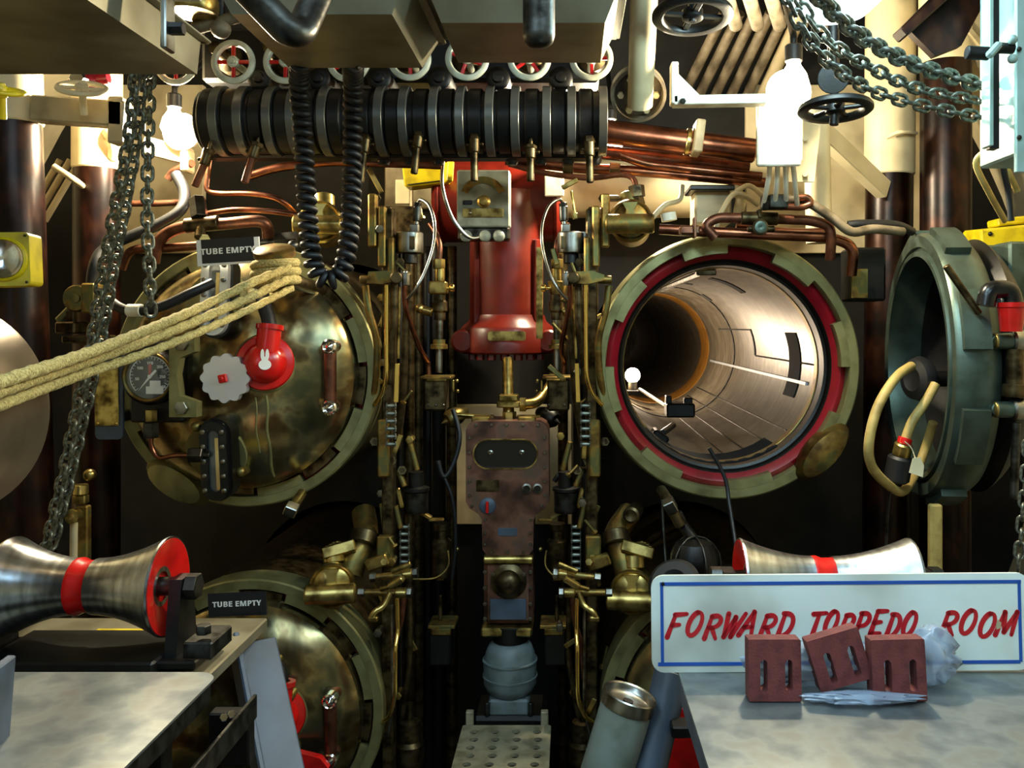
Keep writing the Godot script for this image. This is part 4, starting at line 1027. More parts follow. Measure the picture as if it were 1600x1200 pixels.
func pipes():
	# ---- left side
	two_tone("trunk_pipe", [12, 20, 2.12], [52, 1250, 2.12], 0.142, 43, M.cream, M.brown_pipe, "thick brown copper pipe with cream painted top at the far left edge")
	two_tone("trunk_pipe", [152, 80, 2.45], [150, 1350, 2.45], 0.146, 34, M.cream, M.brown_pipe, "brown copper pipe with a cream painted top left of the hoisting chains")
	pipe("elbow_pipe", [[165, 205, 2.42], [180, 220, 2.38], [178, 245, 2.42]], 9, M.cream, "cream painted elbow stub on the cream topped pipe near the left chains", "pipe", 0.03)
	solo("overhead_beam", N().box(T(D(128, 176, 2.1), eul(0, 0, -4)), Vector3(0.22, 0.06, 0.05), 0.004).box(T(D(187, 190, 2.1)), Vector3(0.035, 0.11, 0.05), 0.004), M.cream_dirty, "short grey cream beam across the top left under the large tray", "beam")
	pipe("cross_pipe", [[84, 260, 2.3], [118, 282, 2.3], [140, 300, 2.5]], 5, M.cream_dirty, "thin cream pipe slanting between the two brown pipes at left")
	for i in 3:
		pipe("stringer_pipe", [[126 - i * 16, 250, 2.6], [70 - i * 16, 345, 2.6]], 5, M.cream_dirty, ["slanted cream pipe nearest the chains behind the left brown pipes", "middle slanted cream pipe behind the left brown pipes", "slanted cream pipe furthest left behind the left brown pipes"][i], "pipe")
	handwheel(D(128, 138, 2.0), 0.055, "cream handwheel seen edge-on under the large tray at left", M.cream, M.cream, eul(-62, 20, 0), "valve_handwheel", "handwheel", "", 0.06, 4, false)
	handwheel(D(2, 142, 1.6), 0.04, "yellow handwheel cut by the left edge under the large tray", M.yellow, M.yellow, eul(-70, 30, 0), "valve_handwheel", "handwheel", "", 0.05, 4, false)
	var vb = D(137, 128, 2.1)
	var vv = thing("small_valve", "small steel and maroon valve under the large tray left of the chains", "valve", vb)
	part("body", N().ball(vb, 0.03).cyl(vb + Vector3(-0.04, 0, 0), vb + Vector3(0.05, 0.01, 0), 0.014), M.maroon, vv)
	part("bonnet", N().hexa(vb, vb + Vector3(0.0, -0.004, 0.05), 0.018), M.chrome, vv)
	solo("bracket_arm", N().box(T(D(262, 236, 2.4), eul(0, 0, -14)), Vector3(0.12, 0.045, 0.05), 0.004).box(T(D(293, 252, 2.37)), Vector3(0.02, 0.06, 0.05), 0.004), M.cream, "cream bracket arm below the left bulb", "bracket")
	# tubes over the upper left breech
	pipe("copper_tube", [[330, 222, 2.35], [322, 300, 2.35], [345, 303, 2.35], [395, 302, 2.33], [440, 310, 2.33], [470, 345, 2.4]], 4.5, M.copper, "upper bright copper tube arching over the upper left breech", "pipe", 0.06)
	pipe("copper_tube", [[318, 335, 2.33], [365, 328, 2.3], [420, 330, 2.3], [476, 338, 2.33]], 4.5, M.copper, "lower bright copper tube arching over the upper left breech", "pipe", 0.06, true)
	pipe("bent_tube", [[275, 272, 2.35], [288, 300, 2.33], [282, 328, 2.3], [245, 352, 2.28], [170, 385, 2.25], [148, 415, 2.22], [145, 465, 2.22], [160, 490, 2.2]], 9, M.rubber, "fat dark hose looping round the upper left breech behind the chains", "hose", 0.06, true)
	pipe("bent_tube", [[262, 280, 2.4], [270, 268, 2.4], [300, 255, 2.36]], 6, M.copper_dull, "short copper branch below the left bulb's bracket", "pipe", 0.03)
	pipe("bent_tube", [[205, 318, 2.4], [250, 318, 2.4], [282, 316, 2.4]], 5, M.copper_dull, "thin level copper tube behind the single left chain", "pipe", 0.03)
	pipe("bent_tube", [[240, 410, 2.25], [250, 375, 2.24], [285, 355, 2.23], [350, 350, 2.22], [410, 347, 2.22], [420, 375, 2.26]], 9.5, M.copper_dull, "thick bronze tube curving over the TUBE EMPTY sign of the upper door", "pipe", 0.07, true)
	pipe("bent_tube", [[190, 420, 2.28], [202, 395, 2.27], [225, 388, 2.26], [258, 388, 2.26]], 7, M.copper_dull, "bent copper tube between the hoisting chains beside the breech", "pipe", 0.05, true)
	pipe("straight_tube", [[258, 388, 2.25], [318, 383, 2.25]], 7, M.copper, "short pink copper tube just left of the upper TUBE EMPTY sign")
	var ft = D(310, 362, 2.2)
	var fo = thing("tee_fitting", "grey bronze tee fitting with a hex nut above the upper TUBE EMPTY sign", "fitting", ft)
	part("tee", N().cyl(D(290, 353, 2.22), D(342, 348, 2.22), 0.019, 16).cyl(D(315, 350, 2.22), D(312, 372, 2.2), 0.013), M.bronze_dark, fo)
	part("hex_nut", N().hexa(D(312, 341, 2.22), D(308, 311, 2.24), 0.021), M.steel_dark, fo)
	part("wing_nut", N().hexa(D(320, 374, 2.19), D(320, 374, 2.16), 0.013), M.bronze_green, fo)
	solo("hex_fitting", N().hexa(D(432, 377, 2.22), D(466, 374, 2.22), 0.022).cyl(D(400, 379, 2.22), D(440, 377, 2.22), 0.009).ball(D(458, 384, 2.17), 0.014), M.steel_dark, "dark hexagon union left of the coiled cable above the rope post", "fitting")
	var hc = [[172, 470, 2.05], [190, 482, 2.03], [215, 486, 2.02], [255, 478, 2.02], [300, 457, 2.03], [332, 442, 2.06]]
	var hs = thing("black_hose", "black hose with a white clamp lying across the upper left dome", "hose", D(215, 490, 2.02))
	part("hose", N().tube(spl(px(hc), 6), 0.0115, 12), M.rubber, hs)
	part("hose_clamp", N().cyl(D(200, 485, 2.025), D(222, 485, 2.02), 0.0145, 16), M.white_paint, hs)
	var bc = D(118, 466, 2.2)
	var bo = thing("bronze_cap", "round bronze screw cap at the left end of the upper left breech", "cap", bc)
	part("cap", N().lathe([Vector2(0, -0.09), Vector2(0.033, -0.09), Vector2(0.034, -0.01), Vector2(0.03, 0.0), Vector2(0.012, 0.0), Vector2(0.011, 0.006), Vector2(0, 0.007)], T(bc, eul(0, 8, 0)), 28), M.bronze, bo)
	part("block", N().box(T(bc + Vector3(0.035, 0.0, -0.03)), Vector3(0.035, 0.075, 0.08), 0.004), M.bronze, bo)
	part("drain_rod", N().cyl(bc + Vector3(-0.02, -0.02, -0.02), bc + Vector3(-0.055, -0.055, -0.02), 0.0085), M.bronze_green, bo)
	solo("dark_bracket", N().box(T(D(118, 512, 2.25)), Vector3(0.05, 0.03, 0.1), 0.004).box(T(D(140, 530, 2.24)), Vector3(0.1, 0.02, 0.08), 0.004).box(T(D(112, 500, 2.22)), Vector3(0.02, 0.05, 0.02), 0.003), M.bronze_dark, "dark bronze bracket below the round bronze cap at left", "bracket")
	var kp = thing("yellow_turnbuckle", "old yellow painted turnbuckle post standing behind the left roller", "post", D(128, 900, 2.0))
	part("post", N().box(T(D(131, 845, 2.0)), Vector3(0.026, 0.16, 0.02), 0.003), M.bronze, kp)
	part("clevis", N().cyl(D(126, 772, 2.0), D(126, 757, 2.0), 0.016, 14).ball(D(140, 742, 2.0), 0.014).box(T(D(126, 780, 2.0)), Vector3(0.03, 0.02, 0.022), 0.003), M.brass, kp)
	part("side_rod", N().cyl(D(115, 900, 1.99), D(116, 812, 1.99), 0.0085).cyl(D(116, 803, 1.985), D(116, 803, 2.02), 0.012), M.cream_dirty, kp)
	part("clamp_eye", N().lathe([Vector2(0.008, -0.01), Vector2(0.016, -0.01), Vector2(0.016, 0.01), Vector2(0.008, 0.01), Vector2(0.008, -0.01)], T(D(115, 806, 1.97)), 16), M.brass, kp)
	# ---- right side
	two_tone("trunk_pipe", [1392, -20, 2.95], [1382, 1150, 2.95], 0.252, 36, M.cream, M.brown_pipe, "thick pipe with cream painted top and brown base right of the right bulb")
	two_tone("trunk_pipe", [1478, -30, 2.8], [1476, 1170, 2.8], 0.108, 38, M.cream, M.brown_pipe, "streaked brown copper pipe at the right crossed by the chains")
	var fp = thing("flanged_pipe", "cream painted pipe dropping into a round flange right of the right tray", "pipe", D(998, 185, 2.0))
	part("pipe", N().cyl(D(1008, -40, 1.8), D(1000, 165, 2.0), 0.0285, 24), M.cream_dirty, fp)
	part("flange", N().lathe([Vector2(0, -0.02), Vector2(0.056, -0.02), Vector2(0.063, -0.01), Vector2(0.063, 0.02), Vector2(0.056, 0.022), Vector2(0.052, 0.0), Vector2(0, 0.0)], T(D(997, 145, 2.02), eul(32, 0, 0)), 36), M.pipe_grey, fp)
	for a in 6: part("flange_bolt", N().hexa(D(997, 147, 2.02) + eul(32, 0, 0) * Vector3(0.04 * cos(a * 1.047), 0.04 * sin(a * 1.047), 0.0), D(997, 147, 2.02) + eul(32, 0, 0) * Vector3(0.04 * cos(a * 1.047), 0.04 * sin(a * 1.047), 0.014), 0.008), M.cream, fp)
	var sl = ["first slanted pipe of the overhead bundle, next to the white bracket", "second slanted pipe of the overhead bundle from the left", "third slanted pipe of the overhead bundle from the left", "fourth slanted pipe of the overhead bundle from the left", "fifth slanted pipe of the overhead bundle from the left", "rightmost slanted pipe of the overhead bundle, nearest the right bulb"]
	for i in 6:
		pipe("bundle_pipe", [[1062 + i * 25, 160, 3.26], [1132 + i * 24, 20, 2.95]], 8.5 if i < 5 else 11, M.pipe_grey if i < 5 else M.cream_dirty, sl[i], "pipe", 0.05, false, "slanted pipe bundle at the top right")
	for i in 5:
		pipe("overhead_pipe", [[1150 + i * 34, 40, 2.3], [1120 + i * 34, -60, 2.0]], 12, M.pipe_grey, ["overhead grey pipe end just right of the black overhead handwheel", "second overhead grey pipe end right of the black handwheel", "third overhead grey pipe end right of the black handwheel", "fourth overhead grey pipe end, left of the globe lamp", "overhead grey pipe end nearest the globe lamp"][i], "pipe", 0.05, false, "overhead pipe ends left of the globe lamp")
	var cb = thing("copper_main", "thick copper main running level below the white bracket", "pipe", D(1050, 235, 2.35))
	part("pipe", N().cyl(D(935, 204, 2.35), D(1180, 236, 2.35), 0.032, 26, 0.004), M.copper, cb)
	part("end_ring", N().cyl(D(1071, 221, 2.35), D(1078, 222, 2.35), 0.036, 26), M.brass, cb)
	part("clamp", N().box(T(D(1090, 216, 2.33), eul(0, 0, -7)), Vector3(0.024, 0.085, 0.08), 0.003), M.cream_dirty, cb)
	pipe("copper_pipe", [[925, 236, 2.42], [1000, 244, 2.42], [1170, 262, 2.42]], 11, M.copper_dull, "dull copper pipe directly under the thick copper main", "pipe")
	pipe("copper_pipe", [[970, 243, 2.38], [1010, 256, 2.38], [1060, 262, 2.38], [1190, 276, 2.38]], 7, M.copper, "bright copper pipe sweeping under the thick copper main", "pipe", 0.06, true)
	pipe("copper_pipe", [[790, 250, 2.4], [900, 262, 2.4], [1000, 268, 2.4], [1200, 286, 2.4]], 8, M.copper, "long copper pipe running from the red drum to the right hull", "pipe", 0.06, true)
	pipe("copper_pipe", [[795, 256, 2.38], [850, 270, 2.38], [920, 278, 2.37], [968, 273, 2.36], [988, 278, 2.35], [994, 292, 2.34]], 4.5, M.copper_dull, "thin copper tube dropping to the dark hex union above the green valve drum", "pipe", 0.05, true)
	solo("hex_union", N().hexa(D(994, 290, 2.34), D(996, 308, 2.34), 0.021).hexa(D(996, 308, 2.34), D(1000, 322, 2.33), 0.016), M.bronze_dark, "dark hex union standing on the upper right green valve drum", "fitting")
	for x in [[888, "left"], [960, "right"]]: solo("pipe_coupling", N().hexa(D(x[0] - 8, 261 + (x[0] - 888) * 0.06, 2.4), D(x[0] + 8, 262.5 + (x[0] - 888) * 0.06, 2.4), 0.021), M.bronze_dark, "dark hex coupling on the long copper pipe, the %s one" % x[1], "coupling")
	var bw = thing("white_bracket", "white painted angle bracket reaching towards the right bulb", "bracket", D(1130, 165, 1.95))
	part("upright", N().box(T(D(1053, 132, 1.95)), Vector3(0.015, 0.09, 0.04), 0.002), M.white_paint, bw)
	part("arm", N().box(T(D(1124, 158, 1.95), eul(0, 0, 1)), Vector3(0.205, 0.02, 0.04), 0.002), M.white_paint, bw)
	part("gusset", N().prism([Vector2(0, 0), Vector2(0.05, 0), Vector2(0, 0.05)], -0.004, 0.004, T(D(1060, 152, 1.95))), M.white_paint, bw)
	part("bolt", N().hexa(D(1067, 158, 1.93), D(1067, 158, 1.92), 0.007), M.steel_dark, bw)
	var jb = thing("cable_box", "white junction box glaring under the right bulb with four cables below", "box", D(1217, 258, 2.02))
	part("box", N().box(T(D(1217, 208, 2.06)), Vector3(0.094, 0.146, 0.07), 0.005), M.white_paint, jb)
	part("lid", N().box(T(D(1217, 208, 2.015)), Vector3(0.1, 0.15, 0.012), 0.004), M.white_paint, jb)
	for k in 4:
		part("cable", N().tube(spl(px([[1203 + k * 12, 255, 2.05], [1200 + k * 14, 285, 2.08], [1192 + k * 18, 322, 2.15]]), 5), 0.006, 10), M.white_paint, jb)
	solo("hull_strut", N().box(Msh.fr(D(1248, 172, 2.6), D(1400, 315, 2.9)) * T(Vector3(0, 0, 0.21)), Vector3(0.04, 0.06, 0.52), 0.003), M.cream, "cream painted strut slanting down right from the white junction box", "strut")
	var gs = thing("gusset_plate", "cream gusset plate with bolts behind the white junction box", "plate", D(1262, 285, 2.25))
	part("plate", N().prism([Vector2(-0.05, 0.17), Vector2(0.03, 0.14), Vector2(0.014, 0.0), Vector2(-0.05, 0.0)], 0, 0.01, T(D(1262, 285, 2.25))), M.cream, gs)
	for y in [0.02, 0.11]: part("bolt", N().hexa(D(1258, 285, 2.24) + Vector3(0, y, 0), D(1258, 285, 2.22) + Vector3(0, y, 0), 0.007), M.cream, gs)
	pipe("cream_pipe", [[1275, 170, 2.5], [1280, 380, 2.5]], 20, M.cream, "cream painted upright pipe behind the gusset plate at right")
	pipe("hook_rail", [[1386, 215, 2.86], [1402, 207, 2.82], [1418, 206, 2.82], [1432, 208, 2.86]], 3, M.cream, "small cream hook on the cream topped right pipe", "hook", 0.02, true)
	# overhead handwheels
	var ow = handwheel(D(1305, 170, 1.75), 0.073, "black handwheel seen from below beside the right bulb", M.black, M.black, eul(84, 0, 4), "overhead_handwheel", "handwheel", "", 0.12, 5)
	part("valve_stem", N().cyl(D(1303, 196, 1.75), D(1305, 166, 1.75), 0.009), M.black, ow)  # short stem showing under the wheel
	handwheel(D(1082, 24, 1.75), 0.08, "black handwheel seen from below at the top above the slanted pipe bundle", M.black, M.black, eul(82, 0, -8), "overhead_handwheel", "handwheel", "", 0.1, 4)
	var ls = thing("lamp_housing", "round dark lamp housing behind the black handwheel beside the right bulb", "housing", D(1295, 150, 2.05))
	part("drum", N().cyl(D(1300, 122, 1.88), D(1302, 122, 1.71), 0.03, 22), M.black, ls)
	part("stem", N().cyl(D(1302, 110, 1.8), D(1302, -500, 1.8), 0.012), M.black, ls)
	var hg = thing("brown_hanger", "brown steel hanger plate overhead left of the teal cabinet", "hanger", D(1470, 95, 1.7))
	part("plate", N().prism([Vector2(-0.06, 0.06), Vector2(0.03, 0.15), Vector2(0.12, 0.15), Vector2(0.05, 0.02), Vector2(0.0, 0.0)], -0.01, 0.01, T(D(1458, 90, 1.7))), M.brown_pipe, hg)
	part("flange", N().box(T(D(1445, 20, 1.68), eul(0, 0, 42)), Vector3(0.13, 0.02, 0.05), 0.003), M.brown_pipe, hg)
	# tubes over the upper right breech
	pipe("bent_tube", [[1118, 372, 2.22], [1100, 352, 2.22], [1120, 340, 2.22], [1180, 341, 2.2], [1265, 344, 2.2], [1296, 352, 2.2], [1299, 372, 2.2], [1297, 405, 2.22]], 8, M.copper_dull, "dull bronze tube bending down over the open breech's right shoulder", "pipe", 0.05)
	solo("tube_sleeve", N().cyl(D(1158, 341, 2.2), D(1215, 342, 2.2), 0.0165, 18).box(T(D(1186, 334, 2.19)), Vector3(0.008, 0.02, 0.03), 0.001), M.bronze_dark, "dark sleeve on the bronze tube above the open breech", "sleeve")
	pipe("copper_tube", [[1030, 358, 2.25], [1100, 362, 2.24], [1180, 366, 2.22], [1300, 371, 2.22], [1335, 385, 2.22], [1330, 430, 2.24]], 8.5, M.copper, "bright copper tube running over the open breech", "pipe", 0.06)
	pipe("copper_tube", [[1150, 355, 2.27], [1230, 362, 2.27], [1300, 362, 2.27]], 6, M.copper, "second copper tube behind the bright one above the open breech", "pipe", 0.06, true)
	pipe("grey_hose", [[1195, 322, 2.2], [1230, 312, 2.18], [1262, 316, 2.17], [1300, 340, 2.17], [1330, 362, 2.18], [1365, 358, 2.2], [1410, 362, 2.25]], 7.5, M.pipe_grey, "grey tan hose curving right above the open breech towards the open door", "hose", 0.06, true)
	pipe("dark_hose", [[1325, 352, 2.24], [1350, 350, 2.24], [1400, 352, 2.26], [1425, 362, 2.3]], 7, M.rubber, "short black hose between the open breech and the open door", "hose", 0.05, true)
	pipe("copper_hook", [[1225, 323, 2.15], [1255, 324, 2.15], [1268, 318, 2.15], [1262, 308, 2.15], [1245, 309, 2.15]], 5.5, M.copper, "small copper return bend beside the grey square block", "pipe", 0.02)
	solo("square_block", N().box(T(D(1214, 316, 2.15)), Vector3(0.046, 0.034, 0.045), 0.003).hexa(D(1190, 317, 2.15), D(1200, 317, 2.15), 0.02), M.steel_dark, "grey square pipe block above the dark sleeve at right", "block")
	var gv = thing("round_cap_valve", "round teal capped valve above the open breech", "valve", D(1188, 365, 2.14))
	part("body", N().cyl(D(1188, 355, 2.2), D(1188, 355, 2.12), 0.019, 20).cyl(D(1168, 358, 2.16), D(1210, 358, 2.16), 0.008), M.bronze_dark, gv)
	part("cap", N().lathe([Vector2(0, 0), Vector2(0.014, 0), Vector2(0.014, 0.004), Vector2(0.005, 0.006), Vector2(0, 0.004)], T(D(1188, 355, 2.12)), 18), M.teal_bronze, gv)
	var mb = thing("relay_box", "tan painted relay box with a dark lid band above the open breech", "box", D(1112, 355, 2.4))
	part("box", N().box(T(D(1110, 325, 2.45)), Vector3(0.1, 0.1, 0.1), 0.006), M.cream_dirty, mb)
	part("lid_band", N().box(T(D(1108, 298, 2.42)), Vector3(0.12, 0.014, 0.12), 0.003), M.black, mb)
	part("conduit", N().cyl(D(1152, 345, 2.4), D(1160, 300, 2.4), 0.015).ball(D(1150, 299, 2.38), 0.018), M.cream_dirty, mb)
	for i in 3: pipe("lead_cable", [[[1020, 340, 2.35], [1040, 320, 2.35], [1062, 312, 2.38], [1066, 290, 2.4]], [[1118, 360, 2.3], [1128, 330, 2.3], [1150, 302, 2.32], [1185, 320, 2.34]], [[1150, 300, 2.34], [1170, 290, 2.34], [1190, 305, 2.35], [1200, 318, 2.35]]][i], 4, M.cream_dirty, ["tan cable bending left from the tan relay box", "dark tan cable arching over the front of the tan relay box", "tan cable looping right from the tan relay box"][i], "cable", 0.03, true)
	pipe("white_rod", [[1044, 333, 2.3], [1046, 345, 2.3]], 12, M.white_paint, "short white painted collar beside the green valve drum", "collar")
	solo("pipe_clip", N().box(T(D(1077, 360, 2.2)), Vector3(0.05, 0.022, 0.03), 0.004).box(T(D(1085, 356, 2.19)), Vector3(0.006, 0.05, 0.034), 0.001), M.copper_dull, "brown pipe clip on the breech top left of the bright copper tube", "clip")
	var db = thing("label_box", "dark box with a worn brass label right of the open breech", "box", D(1345, 472, 2.3))
	part("box", N().box(T(D(1348, 430, 2.36)), Vector3(0.09, 0.14, 0.1), 0.006), M.black, db)
	part("label_plate", N().box(T(D(1343, 443, 2.275)), Vector3(0.042, 0.075, 0.008), 0.001), M.bronze, db)
	# teal cabinet and its latch at the right edge
	var ca = thing("wall_cabinet", "pale teal cabinet with a latch at the top right edge", "cabinet", D(1600, 250, 1.5))
	part("body", N().box(T(D(1634, 105, 1.55)), Vector3(0.14, 0.32, 0.2), 0.004), M.pale_teal, ca)
	part("door_edge", N().box(T(D(1543, 110, 1.5)), Vector3(0.007, 0.26, 0.03), 0.001), M.pale_teal, ca)
	part("gasket", N().box(T(D(1551, 110, 1.51)), Vector3(0.014, 0.27, 0.02), 0.001), M.black, ca)
	part("hinge_strip", N().box(T(D(1594, 130, 1.44)), Vector3(0.016, 0.29, 0.01), 0.001), M.pale_teal, ca)
	for y in [77, 215]: part("screw", N().lathe([Vector2(0, 0), Vector2(0.004, 0), Vector2(0.004, 0.002), Vector2(0, 0.003)], T(D(1592, y, 1.434)), 10), M.steel_dark, ca)
	var lt = part("latch", N().cyl(D(1510, 82, 1.44), D(1545, 84, 1.44), 0.011, 14).box(T(D(1555, 78, 1.42), eul(0, 0, 40)), Vector3(0.024, 0.012, 0.02), 0.003).cyl(D(1560, 75, 1.43), D(1584, 76, 1.43), 0.009), M.black, ca)
	part("wing_nut", N().box(T(D(1553, 78, 1.41), eul(0, 0, 48)), Vector3(0.03, 0.012, 0.012), 0.004).ball(D(1582, 92, 1.42), 0.008).ball(D(1582, 62, 1.42), 0.008), M.pale_teal, lt)
	pipe("edge_hose", [[1590, 300, 1.7], [1560, 240, 1.7], [1545, 235, 1.7], [1525, 255, 1.72], [1545, 300, 1.75], [1570, 345, 1.8]], 5, M.hose_tan, "tan hose looping below the teal cabinet at the right edge", "hose", 0.04, true)
	pipe("edge_cable", [[1570, 225, 1.68], [1568, 260, 1.68], [1576, 300, 1.7], [1580, 345, 1.7]], 5, M.rubber, "thin black cable dropping below the teal cabinet to the yellow lantern", "cable", 0.04, true)

# ---------------------------------------------------------------- interlock gear on both sides of the centre line
func P(x: float, y: float, d: float, s: int) -> Vector3:      # left-hand pixel, mirrored across the centre plane for s > 0
	return mir(D(x, y, d), s)
func PP(list: Array, s: int) -> Array:
	var o = []
	for q in list: o.append(P(q[0], q[1], q[2], s))
	return o
func bronze_valve(at: Vector3, s: int, label: String, mat: Material, turn: Basis) -> void:
	var X = T(at, turn)
	var o = thing("drum_valve", label, "valve", at + Vector3(0, -0.055, 0))
	part("drum", N().lathe([Vector2(0, -0.1), Vector2(0.05, -0.1), Vector2(0.052, -0.02), Vector2(0.057, -0.014), Vector2(0.057, 0.004), Vector2(0.052, 0.01), Vector2(0.046, 0.006), Vector2(0.04, 0.01), Vector2(0, 0.012)], X, 40), mat, o)
	var b = part("cross_bar", N().cyl(X * Vector3(-0.062, -0.015, 0.032), X * Vector3(0.062, -0.015, 0.032), 0.0255, 24, 0.004), mat, o)
	part("web", N().prism([Vector2(-0.014, 0.0), Vector2(0.014, 0.0), Vector2(0.01, 0.025), Vector2(0.02, 0.044), Vector2(-0.02, 0.044), Vector2(-0.01, 0.025)], 0.005, 0.024, X), mat, b)
	part("neck", N().cyl(X * Vector3(0, 0.05, -0.05), X * Vector3(-0.002, 0.085, -0.055), 0.03, 22, 0.003), mat, o)
func columns():
	for s in [-1, 1]:
		var side = "left" if s < 0 else "right"
		var tube = "upper %s" % side
		# limit switch drum with its looped cable
		var c = P(640, 396, 2.36, s)
		var o = thing("switch_drum", "round steel switch drum with a looped grey cable beside the %s breech" % tube, "switch", c)
		part("drum", vlathe([Vector2(0, 0), Vector2(0.034, 0), Vector2(0.036, 0.002), Vector2(0.036, 0.053), Vector2(0.033, 0.056), Vector2(0, 0.056)], c, 32), M.steel, o)
		part("drum_window", N().box(T(P(644 if s < 0 else 648, 379, 2.322, s)), Vector3(0.014, 0.034, 0.006), 0.001), M.bronze_dark, o)
		part("gland", N().box(T(P(648, 357, 2.36, s)), Vector3(0.024, 0.022, 0.024), 0.002).cyl(P(650, 353, 2.36, s), P(651, 345, 2.36, s), 0.0065), M.steel, o)
		part("plug", N().cyl(P(651, 346, 2.36, s), P(652, 322, 2.36, s), 0.0115, 16, 0.002).hexa(P(652, 322, 2.36, s), P(653, 317, 2.36, s), 0.011), M.steel_dark, o)
		part("cable", N().tube(spl(PP([[653, 317, 2.36], [658, 312, 2.35], [671, 322, 2.33], [679, 350, 2.31], [677, 385, 2.29], [664, 425, 2.27], [650, 450, 2.26], [636, 468, 2.27]], s), 6), 0.0045, 10), M.steel, o)
		part("mount", N().cyl(P(640, 396, 2.36, s), P(640, 412, 2.36, s), 0.02, 16).box(T(P(622, 385, 2.4, s)), Vector3(0.05, 0.03, 0.03), 0.003), M.black, o)
		# valve stack
		c = P(686, 590, 2.48, s)
		o = thing("valve_stack", "tall stack of bronze fittings with a side knob, inboard of the %s breech" % tube, "valve", c)
		part("cap", N().hexa(P(686, 420, 2.48, s), P(686, 405, 2.48, s), 0.017), M.brass, o)
		part("neck", N().cyl(P(687, 440, 2.48, s), P(687, 420, 2.48, s), 0.0145), M.brass, o)
		part("block", N().box(T(P(685, 450, 2.48, s)), Vector3(0.05, 0.036, 0.045), 0.004) if s < 0 else vlathe([Vector2(0, 0), Vector2(0.022, 0), Vector2(0.028, 0.034), Vector2(0.026, 0.037), Vector2(0, 0.037)], P(685, 460, 2.48, s), 24), M.brass, o)
		part("side_knob", N().cyl(P(690, 450, 2.47, s), P(703, 450, 2.47, s), 0.0055).cyl(P(703, 450, 2.47, s), P(710, 450, 2.47, s), 0.0105, 16, 0.002), M.brass_bright, o)
		part("lower_body", vlathe([Vector2(0, 0), Vector2(0.016, 0), Vector2(0.016, 0.02), Vector2(0.022, 0.026), Vector2(0.022, 0.05), Vector2(0.017, 0.055), Vector2(0.017, 0.07), Vector2(0, 0.07)], P(687, 500, 2.48, s), 20), M.bronze_dark, o)
		part("spindle", N().cyl(P(686, 582, 2.48, s), P(687, 498, 2.48, s), 0.0095), M.steel, o)
		part("collar", vlathe([Vector2(0, 0), Vector2(0.024, 0), Vector2(0.024, 0.012), Vector2(0.017, 0.014), Vector2(0.017, 0.026), Vector2(0, 0.026)], P(686, 545, 2.48, s), 22), M.bronze, o)
		part("elbow", N().tube(bend(PP([[686, 408, 2.48], [688, 385, 2.48], [682, 365, 2.5], [672, 350, 2.52]], s), 0.03), 0.008, 10), M.copper_dull, o)
		part("side_port", N().cyl(P(676, 488, 2.46, s), P(660, 484, 2.46, s), 0.013, 14, 0.003).ball(P(656, 482, 2.46, s), 0.014), M.brass, o)
		# dark switch case under the stack
		c = P(684, 640, 2.45, s)
		o = thing("solenoid_case", "dark square case with bronze lid rim under the %s valve stack" % side, "case", c)
		part("case", N().box(T(P(682, 616, 2.46, s)), Vector3(0.062, 0.088, 0.07), 0.006), M.bronze_dark, o)
		part("lid", N().box(T(P(684, 589, 2.47, s)), Vector3(0.085, 0.008, 0.09), 0.002), M.bronze, o)
		part("front_lip", N().box(T(P(682, 594, 2.42, s)), Vector3(0.054, 0.006, 0.008), 0.002), M.brass, o)
		for k in 3: part("screw", N().ball(P(669 + k * 12, 633, 2.42, s), 0.0035, 8), M.steel, o)
		part("terminal", N().cyl(P(708, 594, 2.46, s), P(708, 612, 2.46, s), 0.004).ball(P(714, 595, 2.45, s), 0.005).ball(P(715, 611, 2.45, s), 0.005), M.brass, o)
		# lever arm
		c = P(603, 440, 2.24, s)
		o = thing("lever_arm", "short bronze lever arm with end bosses beside the %s breech ring" % tube, "lever", c)
		part("arm", N().cyl(P(563, 437, 2.24, s), P(585, 437, 2.24, s), 0.0105, 14).prism([Vector2(-0.04, -0.013), Vector2(-0.035, 0.016), Vector2(0.01, 0.018), Vector2(0.04, 0.008), Vector2(0.04, -0.006), Vector2(0.0, -0.015)], -0.02, 0.02, T(P(600, 435, 2.24, s))), M.bronze, o)
		part("boss", N().cyl(P(619, 434, 2.28, s), P(619, 434, 2.2, s), 0.0155, 18, 0.003), M.bronze_dark, o)
		part("end_bolt", N().hexa(P(634, 446, 2.24, s), P(634, 427, 2.24, s), 0.0095).ball(P(634, 426, 2.24, s), 0.006), M.steel, o)
		# rods below the lever
		var rods = [
			["push_rod", [[604, 445, 2.24], [604, 590, 2.25], [598, 615, 2.27], [585, 632, 2.3]], 3.6, M.brass_bright, "bright brass push rod hanging from the %s lever arm" % side],
			["push_rod", [[616, 440, 2.25], [616, 505, 2.25], [611, 530, 2.26], [609, 600, 2.28]], 6, M.bronze_dark, "dark bronze push rod behind the bright one at the %s lever arm" % side],
			["push_rod", [[624, 448, 2.26], [622, 560, 2.27]], 2.6, M.brass, "thin brass rod inboard of the bright push rod, %s side" % side],
			["feed_pipe", [[632, 440, 2.27], [632, 478, 2.28], [655, 545, 2.34], [669, 565, 2.42], [670, 585, 2.42]], 4, M.copper, "thin copper pipe slanting from the %s lever arm to the dark case" % side],
			["feed_pipe", [[571, 446, 2.27], [575, 485, 2.27], [590, 530, 2.28], [588, 600, 2.3], [572, 660, 2.33]], 5.5, M.bronze, "bronze pipe following the rim of the %s breech" % tube],
			["feed_pipe", [[640, 470, 2.3], [634, 500, 2.3], [630, 620, 2.33], [620, 700, 2.36]], 6, M.bronze_dark, "dark bronze pipe running down inboard of the %s push rods" % side]]
